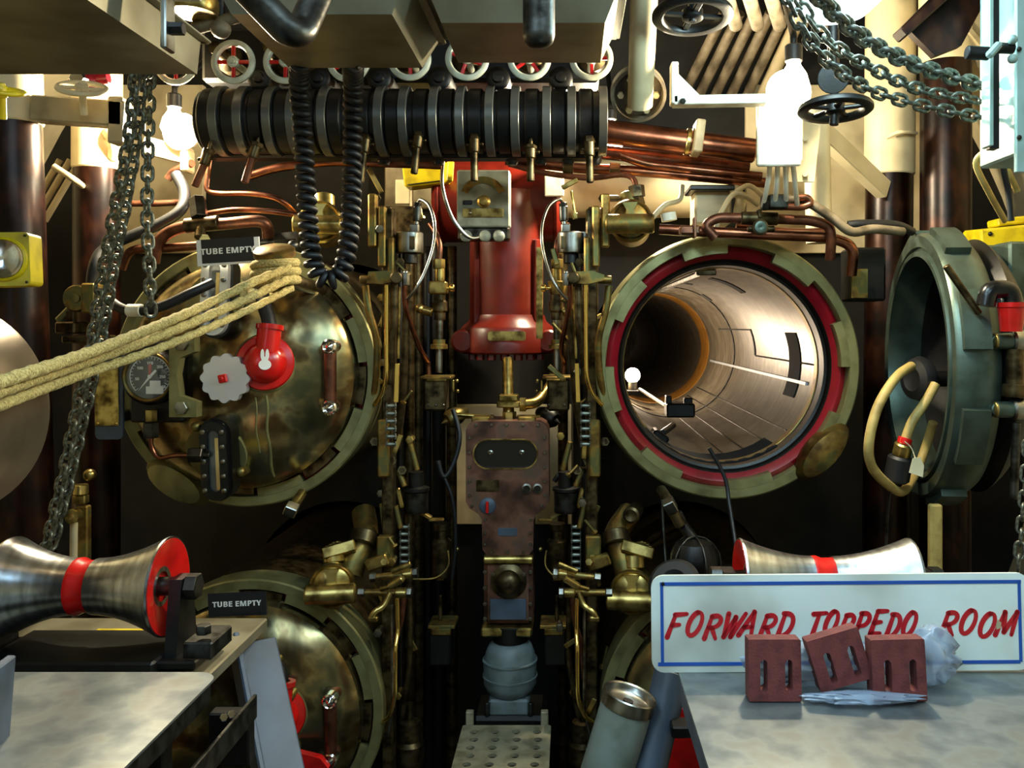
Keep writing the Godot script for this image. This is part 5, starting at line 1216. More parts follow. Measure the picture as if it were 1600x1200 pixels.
		for r in rods:
			solo(r[0], N().tube(bend(PP(r[1], s), 0.05), r[2] / F * 2.27, 12), r[3], r[4], "rod" if r[0] == "push_rod" else "pipe")
		solo("brass_bar", N().box(T(P(620, 598, 2.27, s), eul(0, 0, s * 2)), Vector3(0.0115, 0.1, 0.008), 0.001), M.brass_bright, "bright flat brass bar above the roller chain on the %s side" % side, "bar")
		# roller chains
		for q in [[611, 628, 700, 2.3, "upper"], [632, 818, 905, 2.36, "lower"]]:
			var ch = thing("roller_chain", "%s upright roller chain in the %s interlock gear" % [q[4], side], "chain", P(q[0], q[2], q[3], s))
			var n = int((q[2] - q[1]) / 10.5)
			var w: float = 0.0115
			for k in n:
				var y: float = q[1] + (q[2] - q[1]) * (k + 0.5) / n
				var p = P(q[0], y, q[3], s)
				part("link", N().cyl(p + Vector3(-w * 1.2, 0, 0), p + Vector3(w * 1.2, 0, 0), 0.005, 10).box(T(p + Vector3(-w, 0, 0)), Vector3(0.003, 0.016, 0.009), 0.001).box(T(p + Vector3(w, 0, 0)), Vector3(0.003, 0.016, 0.009), 0.001), M.chain, ch)
		# dark drum and its arms
		c = P(650, 800, 2.38, s)
		o = thing("cam_drum", "dark steel cam drum below the %s dark case" % side, "drum", c)
		part("drum", vlathe([Vector2(0, 0), Vector2(0.031, 0), Vector2(0.032, 0.003), Vector2(0.032, 0.054), Vector2(0.029, 0.057), Vector2(0, 0.057)], c, 28), M.steel_dark, o)
		part("arm", N().box(T(P(625, 778, 2.36, s), eul(0, 0, -s * 12)), Vector3(0.012, 0.055, 0.014), 0.003), M.brass, o)
		part("foot", N().box(T(P(664, 804, 2.38, s), eul(0, 0, s * 30)), Vector3(0.04, 0.01, 0.02), 0.002).box(T(P(682, 812, 2.38, s)), Vector3(0.04, 0.007, 0.02), 0.002), M.bronze, o)
		part("top_flange", vlathe([Vector2(0, 0), Vector2(0.036, 0), Vector2(0.036, 0.008), Vector2(0.02, 0.012), Vector2(0.02, 0.05), Vector2(0, 0.05)], c + Vector3(0, 0.058, 0), 24), M.black, o)
		# casting with a drum valve, above each lower tube
		o = thing("elbow_casting", "dark bronze elbow casting above the lower %s tube" % side, "casting", P(560, 900, 2.36, s))
		part("elbow", N().tube(spl(PP([[548, 896, 2.32], [560, 862, 2.34], [572, 835, 2.38], [568, 800, 2.44]], s), 6), 0.032, 18), M.bronze, o)
		part("clamp_ring", N().cyl(P(566, 852, 2.34, s), P(572, 832, 2.36, s), 0.038, 22, 0.003), M.bronze_dark, o)
		part("bolt_lug", N().box(T(P(590, 878, 2.3, s), eul(0, 0, 20)), Vector3(0.06, 0.03, 0.03), 0.004).hexa(P(600, 878, 2.28, s), P(600, 878, 2.25, s), 0.01), M.brass, o)
		var fan = N()
		for k in 5: fan.box(T(P(530 + k * 2.5, 858, 2.3 + k * 0.01, s), eul(-18, 0, s * (-16 + k * 8))), Vector3(0.085 - k * 0.006, 0.03, 0.014), 0.003)
		part("finned_hood", fan, M.brass, o)
		bronze_valve(P(519, 915, 2.26, s) if s < 0 else D(988, 925, 2.26), s, ["bronze drum valve with cross bar over the lower left breech ring", "bronze drum valve with cross bar left of the red lettered sign"][(s + 1) / 2], M.brass, eul(-6, -s * 8, 0))
		bronze_valve(P(500, 347, 2.34, s) if s < 0 else D(985, 345, 2.3), s, ["yellow lit bronze drum valve behind the coiled black cable", "dark green drum valve at the open breech's upper left"][(s + 1) / 2], M.brass if s < 0 else M.bronze, eul(-6, -s * 6, 0))
		# hand levers near the lower tubes
		var k2 = 0
		for q in [[[588, 902, 645, 896], [612, 925, 640, 906]], [[570, 926, 636, 926], [608, 928, 600, 948]]]:
			var a = P(q[0][0], q[0][1], 2.22, s)
			var b = P(q[0][2], q[0][3], 2.22, s)
			o = thing("hand_lever", ["upper brass hand lever with cranked grip over the lower %s tube", "lower brass hand lever with a dropped crank over the lower %s tube"][k2] % side, "lever", (a + b) / 2)
			part("shaft", N().cyl(a, b, 0.0085, 14), M.bronze, o)
			part("knurled_end", N().cyl(a.lerp(b, 0.72), b, 0.0125, 16, 0.003), M.brass, o)
			part("end_nut", N().hexa(b, b + (b - a).normalized() * 0.012, 0.0135).hexa(a, a - (b - a).normalized() * 0.016, 0.012), M.steel, o)
			if k2 == 0: part("grip", N().cyl(P(594, 921, 2.2, s), P(615, 915, 2.19, s), 0.006).cyl(P(608, 917, 2.19, s), P(630, 903, 2.18, s), 0.009, 14, 0.003).cyl(P(612, 893, 2.2, s), P(642, 881, 2.2, s), 0.007, 12), M.brass, o)
			else: part("crank", N().tube(bend(PP([[610, 926, 2.2], [600, 948, 2.19], [585, 955, 2.18], [580, 966, 2.18]], s), 0.012), 0.0075, 10).box(T(P(583, 967, 2.18, s)), Vector3(0.024, 0.014, 0.016), 0.003), M.brass, o)
			k2 += 1
		# tubes beside the lower breech
		var low = [
			["drain_pipe", [[613, 945, 2.3], [613, 1110, 2.3], [606, 1150, 2.32]], 2.6, M.steel, "thin steel pipe beside the lower %s breech" % side],
			["drain_pipe", [[621, 935, 2.27], [622, 990, 2.27], [618, 1010, 2.25], [618, 1090, 2.25], [610, 1120, 2.27], [598, 1128, 2.3]], 3.4, M.brass_bright, "bright brass pipe with a bent foot beside the lower %s breech" % side],
			["drain_pipe", [[631, 930, 2.29], [628, 970, 2.29], [618, 1000, 2.3], [615, 1060, 2.32]], 4.2, M.copper_dull, "red brown copper pipe beside the lower %s breech" % side],
			["drain_pipe", [[640, 930, 2.33], [641, 1030, 2.33], [628, 1120, 2.36]], 4.5, M.bronze_dark, "dark bronze pipe inboard of the lower %s breech's brass pipe" % side]]
		for r in low: solo(r[0], N().tube(bend(PP(r[1], s), 0.04), r[2] / F * 2.3, 12), r[3], r[4], "pipe")
		# tall dark standpipes, made up to fill the darkness here, and posts
		var st = [[640, 2.6, 8], [625, 2.42, 5], [652, 2.72, 9], [668, 2.8, 7], [706, 2.85, 8], [684, 2.95, 14]]
		for i in 6:
			var p0 = P(st[i][0], 385, st[i][1], s)
			solo("standpipe", N().cyl(Vector3(p0.x, 0, p0.z), p0, st[i][2] / F * st[i][1], 14), M.bronze_dark if i % 2 == 0 else M.black, ["added dark standpipe hugging the %s breeches", "second added dark standpipe inboard of the %s breeches", "added dark standpipe behind the %s roller chains", "slim added black standpipe behind the %s valve stack", "added dark standpipe nearest the centre line on the %s side", "fat added black standpipe furthest back on the %s side"][i] % side, "pipe")
		o = thing("gear_post", "dark cast gear post with plates behind the %s levers" % side, "post", P(608, 1100, 2.36, s) * Vector3(1, 0, 1))
		var gx = P(608, 300, 2.36, s)
		part("post", N().box(T(Vector3(gx.x, 0.93, gx.z)), Vector3(0.03, 1.86, 0.05), 0.004), M.bronze_dark, o)
		for q in [[583, 345, 0.022, 0.14], [598, 370, 0.02, 0.16], [612, 400, 0.016, 0.1], [600, 700, 0.03, 0.15], [602, 860, 0.04, 0.08]]:
			part("plate", N().box(T(P(q[0], q[1], 2.33, s)), Vector3(q[2], q[3], 0.03), 0.004), M.bronze, o)
		for q in [[588, 310], [606, 330], [625, 410], [585, 690], [612, 720], [628, 735]]:
			part("pivot_pin", N().cyl(P(q[0], q[1], 2.44, s), P(q[0], q[1], 2.34, s), 0.009, 12).hexa(P(q[0], q[1], 2.36, s), P(q[0], q[1], 2.34, s), 0.013), M.bronze_dark, o)
		for q in [[596, 560, 575, 520], [640, 690, 652, 735], [618, 790, 626, 825], [622, 735, 632, 760], [596, 330, 606, 355]]:
			part("link_bar", N().cyl(P(q[0], q[1], 2.35, s), P(q[2], q[3], 2.35, s), 0.0075, 10), M.bronze, o)
		var rng = RandomNumberGenerator.new()
		rng.seed = 77 + s
		for k in 26:
			var lp = P(rng.randf_range(592, 662), 300 + k * 34 + rng.randf_range(-12, 12), rng.randf_range(2.3, 2.42), s)
			var la = rng.randf_range(-1.2, 1.2)
			var ll = rng.randf_range(0.03, 0.075)
			var le = lp + Vector3(sin(la) * ll, cos(la) * ll, 0.0)
			if k % 3 == 0: part("link_bar", N().box(Transform3D(Basis(Vector3(0, 0, 1), -la), (lp + le) / 2), Vector3(0.013, ll, 0.006), 0.002), M.bronze if k % 2 else M.brass, o)
			elif k % 3 == 1: part("tie_rod", N().cyl(lp, le, 0.004, 8).hexa(lp, lp.lerp(le, 0.2), 0.0085), M.brass if k % 2 else M.bronze, o)
			else: part("clevis_pin", N().cyl(lp + Vector3(0, 0, -0.02), lp + Vector3(0, 0, 0.02), 0.008, 12).hexa(lp + Vector3(0, 0, 0.012), lp + Vector3(0, 0, 0.026), 0.011), M.brass if k % 2 else M.steel, o)
		# dark relay case and dashpots low down
		c = P(690, 1000, 2.5, s)
		o = thing("relay_case", "dark relay case with bronze lid low beside the electric motor, %s side" % side, "case", c)
		part("case", N().box(T(P(690, 1005, 2.5, s)), Vector3(0.06, 0.1, 0.08), 0.005), M.black, o)
		part("lid", N().box(T(P(690, 985, 2.47, s)), Vector3(0.055, 0.02, 0.03), 0.003).box(T(P(693, 972, 2.5, s)), Vector3(0.075, 0.01, 0.09), 0.002), M.bronze, o)
		part("stem", N().cyl(P(688, 970, 2.5, s), P(688, 930, 2.5, s), 0.006), M.bronze_dark, o)
		c = P(690, 900, 2.52, s)
		o = thing("dashpot", "dark upright dashpot cylinder beside the copper gear case, %s side" % side, "dashpot", c)
		part("cylinder", vlathe([Vector2(0, 0), Vector2(0.026, 0), Vector2(0.028, 0.004), Vector2(0.028, 0.1), Vector2(0.02, 0.108), Vector2(0.02, 0.13), Vector2(0.024, 0.134), Vector2(0.024, 0.15), Vector2(0, 0.15)], c, 22), M.bronze_dark, o)
		part("nut", N().hexa(P(690, 898, 2.52, s), P(690, 905, 2.52, s), 0.018).ball(P(714, 858, 2.5, s), 0.007), M.brass, o)
		c = P(640, 1190, 2.42, s)
		solo("dashpot", vlathe([Vector2(0, 0), Vector2(0.04, 0), Vector2(0.04, 0.05), Vector2(0.03, 0.06), Vector2(0.03, 0.11), Vector2(0.01, 0.115), Vector2(0.01, 0.16), Vector2(0, 0.16)], c, 22), M.bronze_dark, "low dark dashpot at the foot of the %s interlock gear" % side, "dashpot")
		solo("looped_wire", N().tube(spl(PP([[700, 860, 2.45], [700, 885, 2.44], [680, 903, 2.43], [645, 905, 2.42]], s), 6), 0.003, 8), M.bronze, "thin looped wire above the relay case on the %s side" % side, "wire")
		if s < 0: solo("looped_wire", N().tube(spl(PP([[708, 640, 2.5], [718, 680, 2.48], [710, 720, 2.47], [694, 745, 2.46], [684, 720, 2.46]], s), 6), 0.007, 10), M.rubber, "black cable loop beside the copper gear case's left shoulder", "cable")
		if s < 0: solo("looped_wire", N().tube(spl(PP([[694, 745, 2.46], [708, 785, 2.46], [712, 850, 2.47], [706, 905, 2.48]], s), 6), 0.005, 10), M.rubber, "long black cable falling along the copper gear case's left edge", "cable")
		# bronze pear cap by the gear case
		solo("pear_cap", N().lathe([Vector2(0, -0.07), Vector2(0.014, -0.06), Vector2(0.026, -0.03), Vector2(0.028, 0.0), Vector2(0.02, 0.012), Vector2(0.009, 0.014), Vector2(0, 0.032)], T(P(703, 655, 2.6, s), eul(20, s * 50, 20)), 22), M.bronze if s < 0 else M.black, ["bronze pear shaped cap at the copper gear case's left shoulder", "black pear shaped cap at the copper gear case's right shoulder"][(s + 1) / 2], "cap")
	solo("gland_nut", N().lathe([Vector2(0, -0.08), Vector2(0.02, -0.08), Vector2(0.022, 0.0), Vector2(0.016, 0.004), Vector2(0.006, 0.0), Vector2(0, 0.0)], T(D(986, 805, 2.35), eul(0, -15, 0)), 22), M.bronze_dark, "dark round gland under the open breech left of the square spindle", "gland")
	# pieces only one side has
	var yb = thing("yellow_box", "yellow painted box under the manifold left of the red drum", "box", D(668, 295, 2.66))
	part("body", N().box(T(D(668, 276, 2.7), eul(0, 0, 7)), Vector3(0.135, 0.06, 0.08), 0.005), M.yellow, yb)
	part("side_flap", N().box(T(D(700, 270, 2.65), eul(0, 20, -4)), Vector3(0.02, 0.06, 0.07), 0.003), M.yellow, yb)
	part("seam", N().box(T(D(668, 285, 2.66), eul(0, 0, 7)), Vector3(0.12, 0.003, 0.004), 0.0), M.black, yb)
	solo("notice_plate", N().box(T(D(630, 300, 2.75)), Vector3(0.045, 0.075, 0.02), 0.002).box(T(D(643, 300, 2.73)), Vector3(0.008, 0.09, 0.012), 0.001), M.cream, "cream painted block below the yellow box", "block")
	solo("mesh_panel", N().prism(rrect(0.12, 0.09, 0.01), -0.02, 0, T(D(615, 345, 2.7))), M.bronze_dark, "dark crinkled panel behind the upper left switch drum", "panel")
	solo("copper_run", N().tube(bend(px([[390, 275, 2.4], [430, 262, 2.4], [520, 252, 2.4], [690, 258, 2.42]]), 0.05), 0.012, 12), M.copper, "copper pipe level under the manifold's left half, crossed by the coiled cable", "pipe")
	solo("copper_run", N().tube(bend(px([[395, 228, 2.36], [470, 222, 2.38]]), 0.05), 0.025, 16), M.copper, "fat copper pipe stub under the manifold's left bands", "pipe")
	solo("lever_rod", N().cyl(D(712, 648, 2.55), D(760, 651, 2.55), 0.006), M.brass, "thin brass lever rod left of the drive rod coupling", "rod")
	solo("hook_clip", N().tube(bend(px([[866, 752, 2.45], [874, 740, 2.45], [886, 745, 2.45], [890, 765, 2.45], [874, 772, 2.45], [870, 790, 2.45], [888, 796, 2.45]]), 0.015), 0.007, 10), M.black, "black hooked clip against the lit bulkhead right of the copper gear case", "clip")

# ---------------------------------------------------------------- the swung-open door of the upper right tube, facing left
func right_door():
	var c = Vector3(0.885, 1.452, -2.27)
	var X = T(c, eul(0, -96.5, 0))                 # local z points to -x, local x towards -... the bow
	var o = thing("open_tube_door", "heavy green bronze tube door swung open at right, hollow side facing left", "tube door", c + Vector3(0, -0.35, 0))
	part("door_rim", N().lathe([Vector2(0.27, -0.09), Vector2(0.315, -0.1), Vector2(0.33, -0.08), Vector2(0.335, -0.065), Vector2(0.335, -0.01), Vector2(0.328, 0), Vector2(0.3, 0.0), Vector2(0.298, -0.008), Vector2(0.29, -0.008), Vector2(0.288, 0.003), Vector2(0.276, 0.003), Vector2(0.268, -0.03), Vector2(0.27, -0.09)], X, 96), M.teal_bronze, o)
	for k in 8:
		var a = deg_to_rad(45.0 * k + 8)
		part("door_lug", N().sector(0.325, 0.352, -0.07, -0.012, a, a + deg_to_rad(23), X, 8), M.teal_bronze, o)
	var out = []
	var inn = []
	for i in 15:
		var r = 0.318 * (1.0 - pow(i / 14.0, 1.4))
		out.append(Vector2(r, -0.095 - 0.14 * sqrt(maxf(0.0, 1.0 - pow(r / 0.33, 2.3)))))
	for i in 15:
		var r = 0.272 * pow(i / 14.0, 0.8)
		inn.append(Vector2(r, -0.03 - 0.165 * sqrt(maxf(0.0, 1.0 - pow(r / 0.285, 2.3)))))
	out.reverse()
	var prof = out.duplicate()
	inn.reverse()
	prof.append_array(inn)
	part("dished_plate", N().lathe(prof, X, 72), M.black, o)
	# hinge bracket and outside fittings
	part("hinge_arm", N().box(T(D(1545, 398, 2.3)), Vector3(0.16, 0.045, 0.06), 0.005).box(T(D(1582, 430, 2.2)), Vector3(0.06, 0.16, 0.09), 0.006), M.teal_bronze, o)
	for y in [533, 640]:
		part("side_pipe", N().cyl(D(1498, y, 2.05), D(1560, y, 1.93), 0.0155, 16).cyl(D(1555, y, 1.93), D(1640, y, 1.93), 0.018, 16), M.teal_bronze, o)
		part("brass_sleeve", N().cyl(D(1553, y, 1.93), D(1578, y, 1.93), 0.0175, 16), M.brass, o)
		part("tee_joint", N().cyl(D(1580, y, 1.93), D(1606, y, 1.93), 0.025, 18, 0.004), M.steel, o)
	part("riser_pipe", N().cyl(D(1586, 620, 1.93), D(1586, 545, 1.93), 0.018, 16).cyl(D(1584, 620, 1.93), D(1584, 600, 1.93), 0.024, 16), M.bronze_dark, o)
	part("drop_pipe", N().cyl(D(1588, 660, 1.93), D(1584, 780, 1.93), 0.009, 12), M.steel_dark, o)
	var v = part("red_cap", N().lathe([Vector2(0, 0), Vector2(0.022, 0), Vector2(0.028, 0.05), Vector2(0.031, 0.052), Vector2(0.031, 0.062), Vector2(0, 0.062)], T(D(1580, 518, 1.9), Basis(Vector3.RIGHT, -PI / 2)), 24), M.red, o)
	part("black_elbow", N().tube(bend([D(1540, 478, 1.9), D(1545, 452, 1.9), D(1582, 452, 1.9), D(1581, 486, 1.9)], 0.04), 0.02, 14), M.black_gloss, v)
	part("tie_rod", N().cyl(D(1478, 415, 1.93), D(1530, 490, 1.93), 0.008, 10), M.bronze_dark, o)
	# rubber cap and hose inside
	var hx = c + Vector3(0.02, -0.04, 0.1)
	var r = thing("hose_reel_cap", "round black rubber capped fitting inside the open door", "fitting", D(1440, 615, 2.18))
	part("cap", N().lathe([Vector2(0, 0), Vector2(0.052, 0), Vector2(0.056, 0.01), Vector2(0.05, 0.03), Vector2(0.03, 0.036), Vector2(0.02, 0.03), Vector2(0, 0.03)], T(D(1443, 592, 2.2), eul(0, -72, 0)), 28), M.rubber, r)
	part("stem", N().cyl(D(1443, 592, 2.2), D(1443, 592, 2.2) + Vector3(0.2, 0, -0.02), 0.02), M.black, r)
	solo("tan_hose", N().tube(spl(px([[1424, 572, 2.14], [1400, 590, 2.08], [1372, 635, 2.04], [1358, 690, 2.03], [1362, 728, 2.05], [1385, 755, 2.1], [1410, 768, 2.16], [1430, 740, 2.22], [1446, 700, 2.25], [1458, 660, 2.22]]), 7), 0.0115, 12), M.hose_tan, "tan hose looping out of the open door and down again", "hose")
	solo("tan_hose", N().tube(spl(px([[1462, 600, 2.14], [1445, 630, 2.13], [1425, 660, 2.12], [1412, 695, 2.12]]), 7), 0.0115, 12), M.hose_tan, "short tan hose hanging inside the open door to the brass ended plug", "hose")
	var pl = thing("hose_plug", "black plug with a brass collar hanging in the open door", "plug", D(1405, 750, 2.13))
	part("collar", N().cyl(D(1413, 692, 2.12), D(1408, 712, 2.13), 0.022, 20, 0.004), M.brass, pl)
	part("plug", N().cyl(D(1408, 712, 2.13), D(1400, 752, 2.14), 0.03, 20, 0.006), M.rubber, pl)
	part("red_band", N().cyl(D(1415, 684, 2.12), D(1412, 694, 2.12), 0.0165, 18), M.red, pl)
	var tg = thing("paper_tag", "pale paper tag tied to the hanging plug", "tag", D(1433, 745, 2.06))
	part("tag", N().prism([Vector2(-0.012, 0.02), Vector2(0.006, 0.024), Vector2(0.018, 0.006), Vector2(0.018, -0.022), Vector2(-0.018, -0.014)], 0, 0.0012, T(D(1432, 730, 2.06), eul(0, 10, -6))), M.cream, tg)
	part("string", N().tube(spl(px([[1414, 690, 2.1], [1424, 700, 2.08], [1430, 716, 2.06]]), 5), 0.0015, 6), M.cream_dirty, tg)

# ---------------------------------------------------------------- rollers, tables, sign and bricks in the foreground
func roller(called: String, xl: float, xr: float, py: float, d: float, rmax: float, label: String) -> Node3D:
	var a = D(xl, py, d)
	var b = D(xr, py, d)
	var L = b.x - a.x
	var o = thing(called, label, "roller", (a + b) / 2 + Vector3(0, -rmax, 0))
	var half = func(from: Vector3, dir: float, l: float) -> Msh:
		var p = [Vector2(rmax * 0.3, 0.012), Vector2(rmax - 0.006, 0.012), Vector2(rmax - 0.004, 0.0), Vector2(rmax, 0.0), Vector2(rmax, 0.004)]
		for i in 13:
			var t = i / 12.0
			p.append(Vector2(lerpf(rmax, rmax * 0.56, 1.0 - pow(1.0 - t, 1.8)), 0.004 + (l - 0.004) * t))
		p.append(Vector2(0, l))
		return N().lathe(p, T(from, Basis(Vector3.UP, PI / 2 * dir)), 56)
	part("cone", half.call(a, 1.0, L * 0.44), M.roller_steel, o)
	part("cone", half.call(b, -1.0, L * 0.46), M.roller_steel, o)
	part("red_waist", N().lathe([Vector2(0, L * 0.42), Vector2(rmax * 0.575, L * 0.42), Vector2(rmax * 0.58, L * 0.445), Vector2(rmax * 0.52, L * 0.48), Vector2(rmax * 0.53, L * 0.545), Vector2(0, L * 0.55)], T(a, Basis(Vector3.UP, PI / 2)), 48), M.red, o)
	for k in [[a, 1.0], [b, -1.0]]:
		part("red_end", N().lathe([Vector2(0, 0.03), Vector2(rmax * 0.4, 0.012), Vector2(rmax - 0.003, -0.001), Vector2(rmax - 0.003, 0.006), Vector2(rmax * 0.4, 0.034), Vector2(0, 0.034)], T(k[0], Basis(Vector3.UP, PI / 2 * k[1])), 48), M.red, o)
	part("axle", N().cyl(a + Vector3(-0.05, 0, 0), b + Vector3(0.05, 0, 0), 0.017, 20), M.steel_dark, o)
	for k in [[a, -1.0], [b, 1.0]]:
		part("end_nut", N().hexa(k[0] + Vector3(k[1] * 0.034, 0, 0), k[0] + Vector3(k[1] * 0.055, 0, 0), 0.024), M.steel_dark, o)
		part("bearing_block", N().prism([Vector2(-0.045, -rmax - 0.03), Vector2(0.045, -rmax - 0.03), Vector2(0.03, -0.02), Vector2(0.022, 0.018), Vector2(-0.022, 0.018), Vector2(-0.03, -0.02)], -0.011, 0.011, T(k[0] + Vector3(k[1] * 0.022, 0, 0), Basis(Vector3.UP, PI / 2))), M.black, o)
		part("foot", N().box(T(k[0] + Vector3(k[1] * 0.035, -rmax - 0.032, 0)), Vector3(0.08, 0.014, 0.13), 0.003), M.black, o)
		for z in [-0.045, 0.045]: part("foot_bolt", N().hexa(k[0] + Vector3(k[1] * 0.06, -rmax - 0.026, z), k[0] + Vector3(k[1] * 0.06, -rmax - 0.008, z), 0.011), M.steel_dark, o)
	part("cradle", N().box(T((a + b) / 2 + Vector3(0, -rmax - 0.034, 0.0)), Vector3(L + 0.02, 0.03, 0.17), 0.004), M.black, o)
	return o
func brush(m: Msh, pts: Array, w: float, X: Transform3D, z: float):     # one stroke of a flat brush, slightly thicker at its start
	var n = pts.size()
	var l = []
	var r = []
	for i in n:
		var t: Vector2 = (pts[mini(i + 1, n - 1)] - pts[maxi(i - 1, 0)]).normalized()
		var ww: float = w * (1.12 - 0.3 * i / maxf(1.0, n - 1))
		l.append(pts[i] + t.orthogonal() * ww * 0.5); r.append(pts[i] - t.orthogonal() * ww * 0.5)
	for i in n - 1:
		m.prism([l[i], l[i + 1], r[i + 1], r[i]], 0.0, z, X)
	for e in [0, n - 1]: m.prism(circ(w * (0.56 if e == 0 else 0.41), 8, pts[e]), 0.0, z, X)
func arcs(cx: float, cy: float, rx: float, ry: float, a0: float, a1: float, k := 10) -> Array:
	var o = []
	for i in k + 1:
		var a = deg_to_rad(lerpf(a0, a1, float(i) / k))
		o.append(Vector2(cx + rx * cos(a), cy + ry * sin(a)))
	return o
func glyph(ch: String) -> Array:                    # strokes in a box 0.62 wide, 1 high
	var V = func(l: Array) -> Array:
		var o = []
		for q in l: o.append(Vector2(q[0], q[1]))
		return o
	match ch:
		"F": return [V.call([[0.08, 0], [0.1, 0.95]]), V.call([[0.08, 0.96], [0.55, 1.0]]), V.call([[0.1, 0.52], [0.4, 0.54]])]
		"O": return [arcs(0.3, 0.5, 0.25, 0.5, 100, 460, 20)]
		"R": return [V.call([[0.1, 0], [0.1, 0.95]]), [Vector2(0.1, 0.95)] + arcs(0.27, 0.73, 0.25, 0.25, 90, -90, 10) + [Vector2(0.1, 0.47)], V.call([[0.25, 0.46], [0.55, 0.0]])]
		"W": return [V.call([[0.02, 1.0], [0.14, 0.0]]), V.call([[0.14, 0.0], [0.36, 0.85]]), V.call([[0.36, 0.85], [0.42, 0.0]]), V.call([[0.42, 0.0], [0.72, 1.0]])]
		"A": return [V.call([[0.0, 0], [0.32, 1.0]]), V.call([[0.32, 1.0], [0.52, 0.0]]), V.call([[0.12, 0.34], [0.44, 0.36]])]
		"D": return [V.call([[0.1, 0], [0.1, 0.97]]), [Vector2(0.04, 0.98)] + arcs(0.2, 0.5, 0.34, 0.48, 90, -90, 12) + [Vector2(0.06, 0.02)]]
		"T": return [V.call([[0.3, 0], [0.3, 0.95]]), V.call([[0.02, 0.95], [0.62, 1.0]])]
		"P": return [V.call([[0.1, 0], [0.1, 0.95]]), [Vector2(0.06, 0.96)] + arcs(0.27, 0.7, 0.26, 0.27, 90, -90, 10) + [Vector2(0.12, 0.42)]]
		"E": return [V.call([[0.1, 0], [0.1, 0.97]]), V.call([[0.1, 0.98], [0.55, 1.0]]), V.call([[0.1, 0.5], [0.42, 0.53]]), V.call([[0.1, 0.02], [0.55, 0.04]])]
		"M": return [V.call([[0.02, 0], [0.1, 0.98]]), V.call([[0.1, 0.98], [0.32, 0.12]]), V.call([[0.32, 0.12], [0.58, 0.98]]), V.call([[0.58, 0.98], [0.66, 0.0]])]
	return []
func foreground():
	# ---- torpedo nose at the left edge
	var tc = D(-95, 640, 1.45)
	var tp = thing("torpedo", "dull bronze rounded end of a stowed torpedo at the left edge", "torpedo", tc + Vector3(0, -0.18, 0))
	var pr = [Vector2(0, -0.06)]
	for i in 12: pr.append(Vector2(0.178 * sin(PI / 2 * (i + 1) / 12.0), -0.06 + 0.06 * (1.0 - cos(PI / 2 * (i + 1) / 12.0))))
	pr.append_array([Vector2(0.178, 1.0), Vector2(0, 1.0)])
	part("body", N().lathe(pr, T(tc), 64), M.torpedo_skin, tp)
	part("end_cap", N().lathe([Vector2(0, -0.075), Vector2(0.05, -0.07), Vector2(0.06, -0.058), Vector2(0, -0.058)], T(tc), 32), M.bronze, tp)
	part("skid", N().box(T(tc + Vector3(0, -0.3, 0.5)), Vector3(0.16, 0.238, 0.8), 0.01), M.black, tp)
	# ---- left roller on its plate
	var yt = EYE - 540.0 / F * 1.43          # height of the table tops
	roller("bow_tie_roller", 16, 264, 916, 1.62, 0.089, "polished bow-tie steel roller with red waist at the lower left")
	var yp = EYE - (916 - CY) / F * 1.62 - 0.089 - 0.061
	var bp = thing("roller_stand", "dark stand plate with bright corner lugs carrying the left roller", "stand", Vector3(D(170, 0, 1.62).x, 0, -1.66))
	part("plate", N().box(T(Vector3(-1.06, yp, -1.66)), Vector3(0.85, 0.024, 0.41), 0.003), M.tray_steel, bp)
	part("front_beam", N().box(T(Vector3(-1.06, yp - 0.035, -1.5)), Vector3(0.8, 0.045, 0.06), 0.003), M.black, bp)
	part("corner_lug", N().box(T(D(325, 1003, 1.53)), Vector3(0.05, 0.03, 0.09), 0.003), M.steel_dark, bp)
	for z in [1.5, 1.56]: part("lug_bolt", N().hexa(D(318, 990, z), D(318, 976, z), 0.013), M.steel_dark, bp)
	part("pillar", N().box(T(Vector3(-1.05, yp / 2 - 0.03, -1.68)), Vector3(0.3, yp - 0.06, 0.25), 0.01), M.black, bp)
	solo("pale_card", N().box(T(Vector3(D(176, 0, 1.72).x, yp + 0.0135, -1.76)), Vector3(0.13, 0.002, 0.06), 0.0), M.yellow, "pale yellow card lying on the plate under the left roller", "card")
	# ---- left table
	var x0 = D(345, 0, 1.43).x
	var lt = thing("steel_table", "worn steel table top filling the lower left corner", "table", Vector3(-1.0, 0, -1.0))
	var pl = []
	for q in rrect(1.1, 0.9, 0.035, 6): pl.append(q)
	part("table_top", N().prism(pl, -0.004, 0, T(Vector3(x0 - 0.55, yt, -0.98), Basis(Vector3.RIGHT, -PI / 2))), M.table_steel, lt)
	part("edge_skirt", N().box(T(Vector3(x0 - 0.006, yt - 0.02, -0.98)), Vector3(0.004, 0.034, 0.84), 0.001), M.steel_dark, lt)
	part("upright_lip", N().box(T(D(-22, 1122, 1.15), eul(0, 8, -4)), Vector3(0.012, 0.12, 0.12), 0.002), M.blue_grey, lt)
	for x in [-0.08, -0.9]:
		for z in [-0.6, -1.38]: part("leg", N().box(T(Vector3(x0 + x, yt / 2 - 0.002, z)), Vector3(0.035, yt - 0.006, 0.035), 0.003), M.black, lt)
	part("lower_shelf", N().box(T(Vector3(x0 - 0.4, yt - 0.2, -1.0)), Vector3(0.7, 0.01, 0.8), 0.002), M.black, lt)
	solo("shelf_rail", N().box(T(D(345, 1168, 1.36), eul(0, 0, 0)), Vector3(0.006, 0.04, 0.3), 0.001), M.steel_dark, "narrow steel rail below the left table edge", "rail")
	var bg = thing("bolt_row", "row of small bright bolts below the left table edge", "bolts", D(361, 1122, 1.5))
	for k in 3: part("bolt", N().hexa(D(350 + k * 12, 1121 - (5 if k == 1 else 0), 1.5), D(350 + k * 12, 1121 - (5 if k == 1 else 0), 1.47), 0.007), M.chrome, bg)
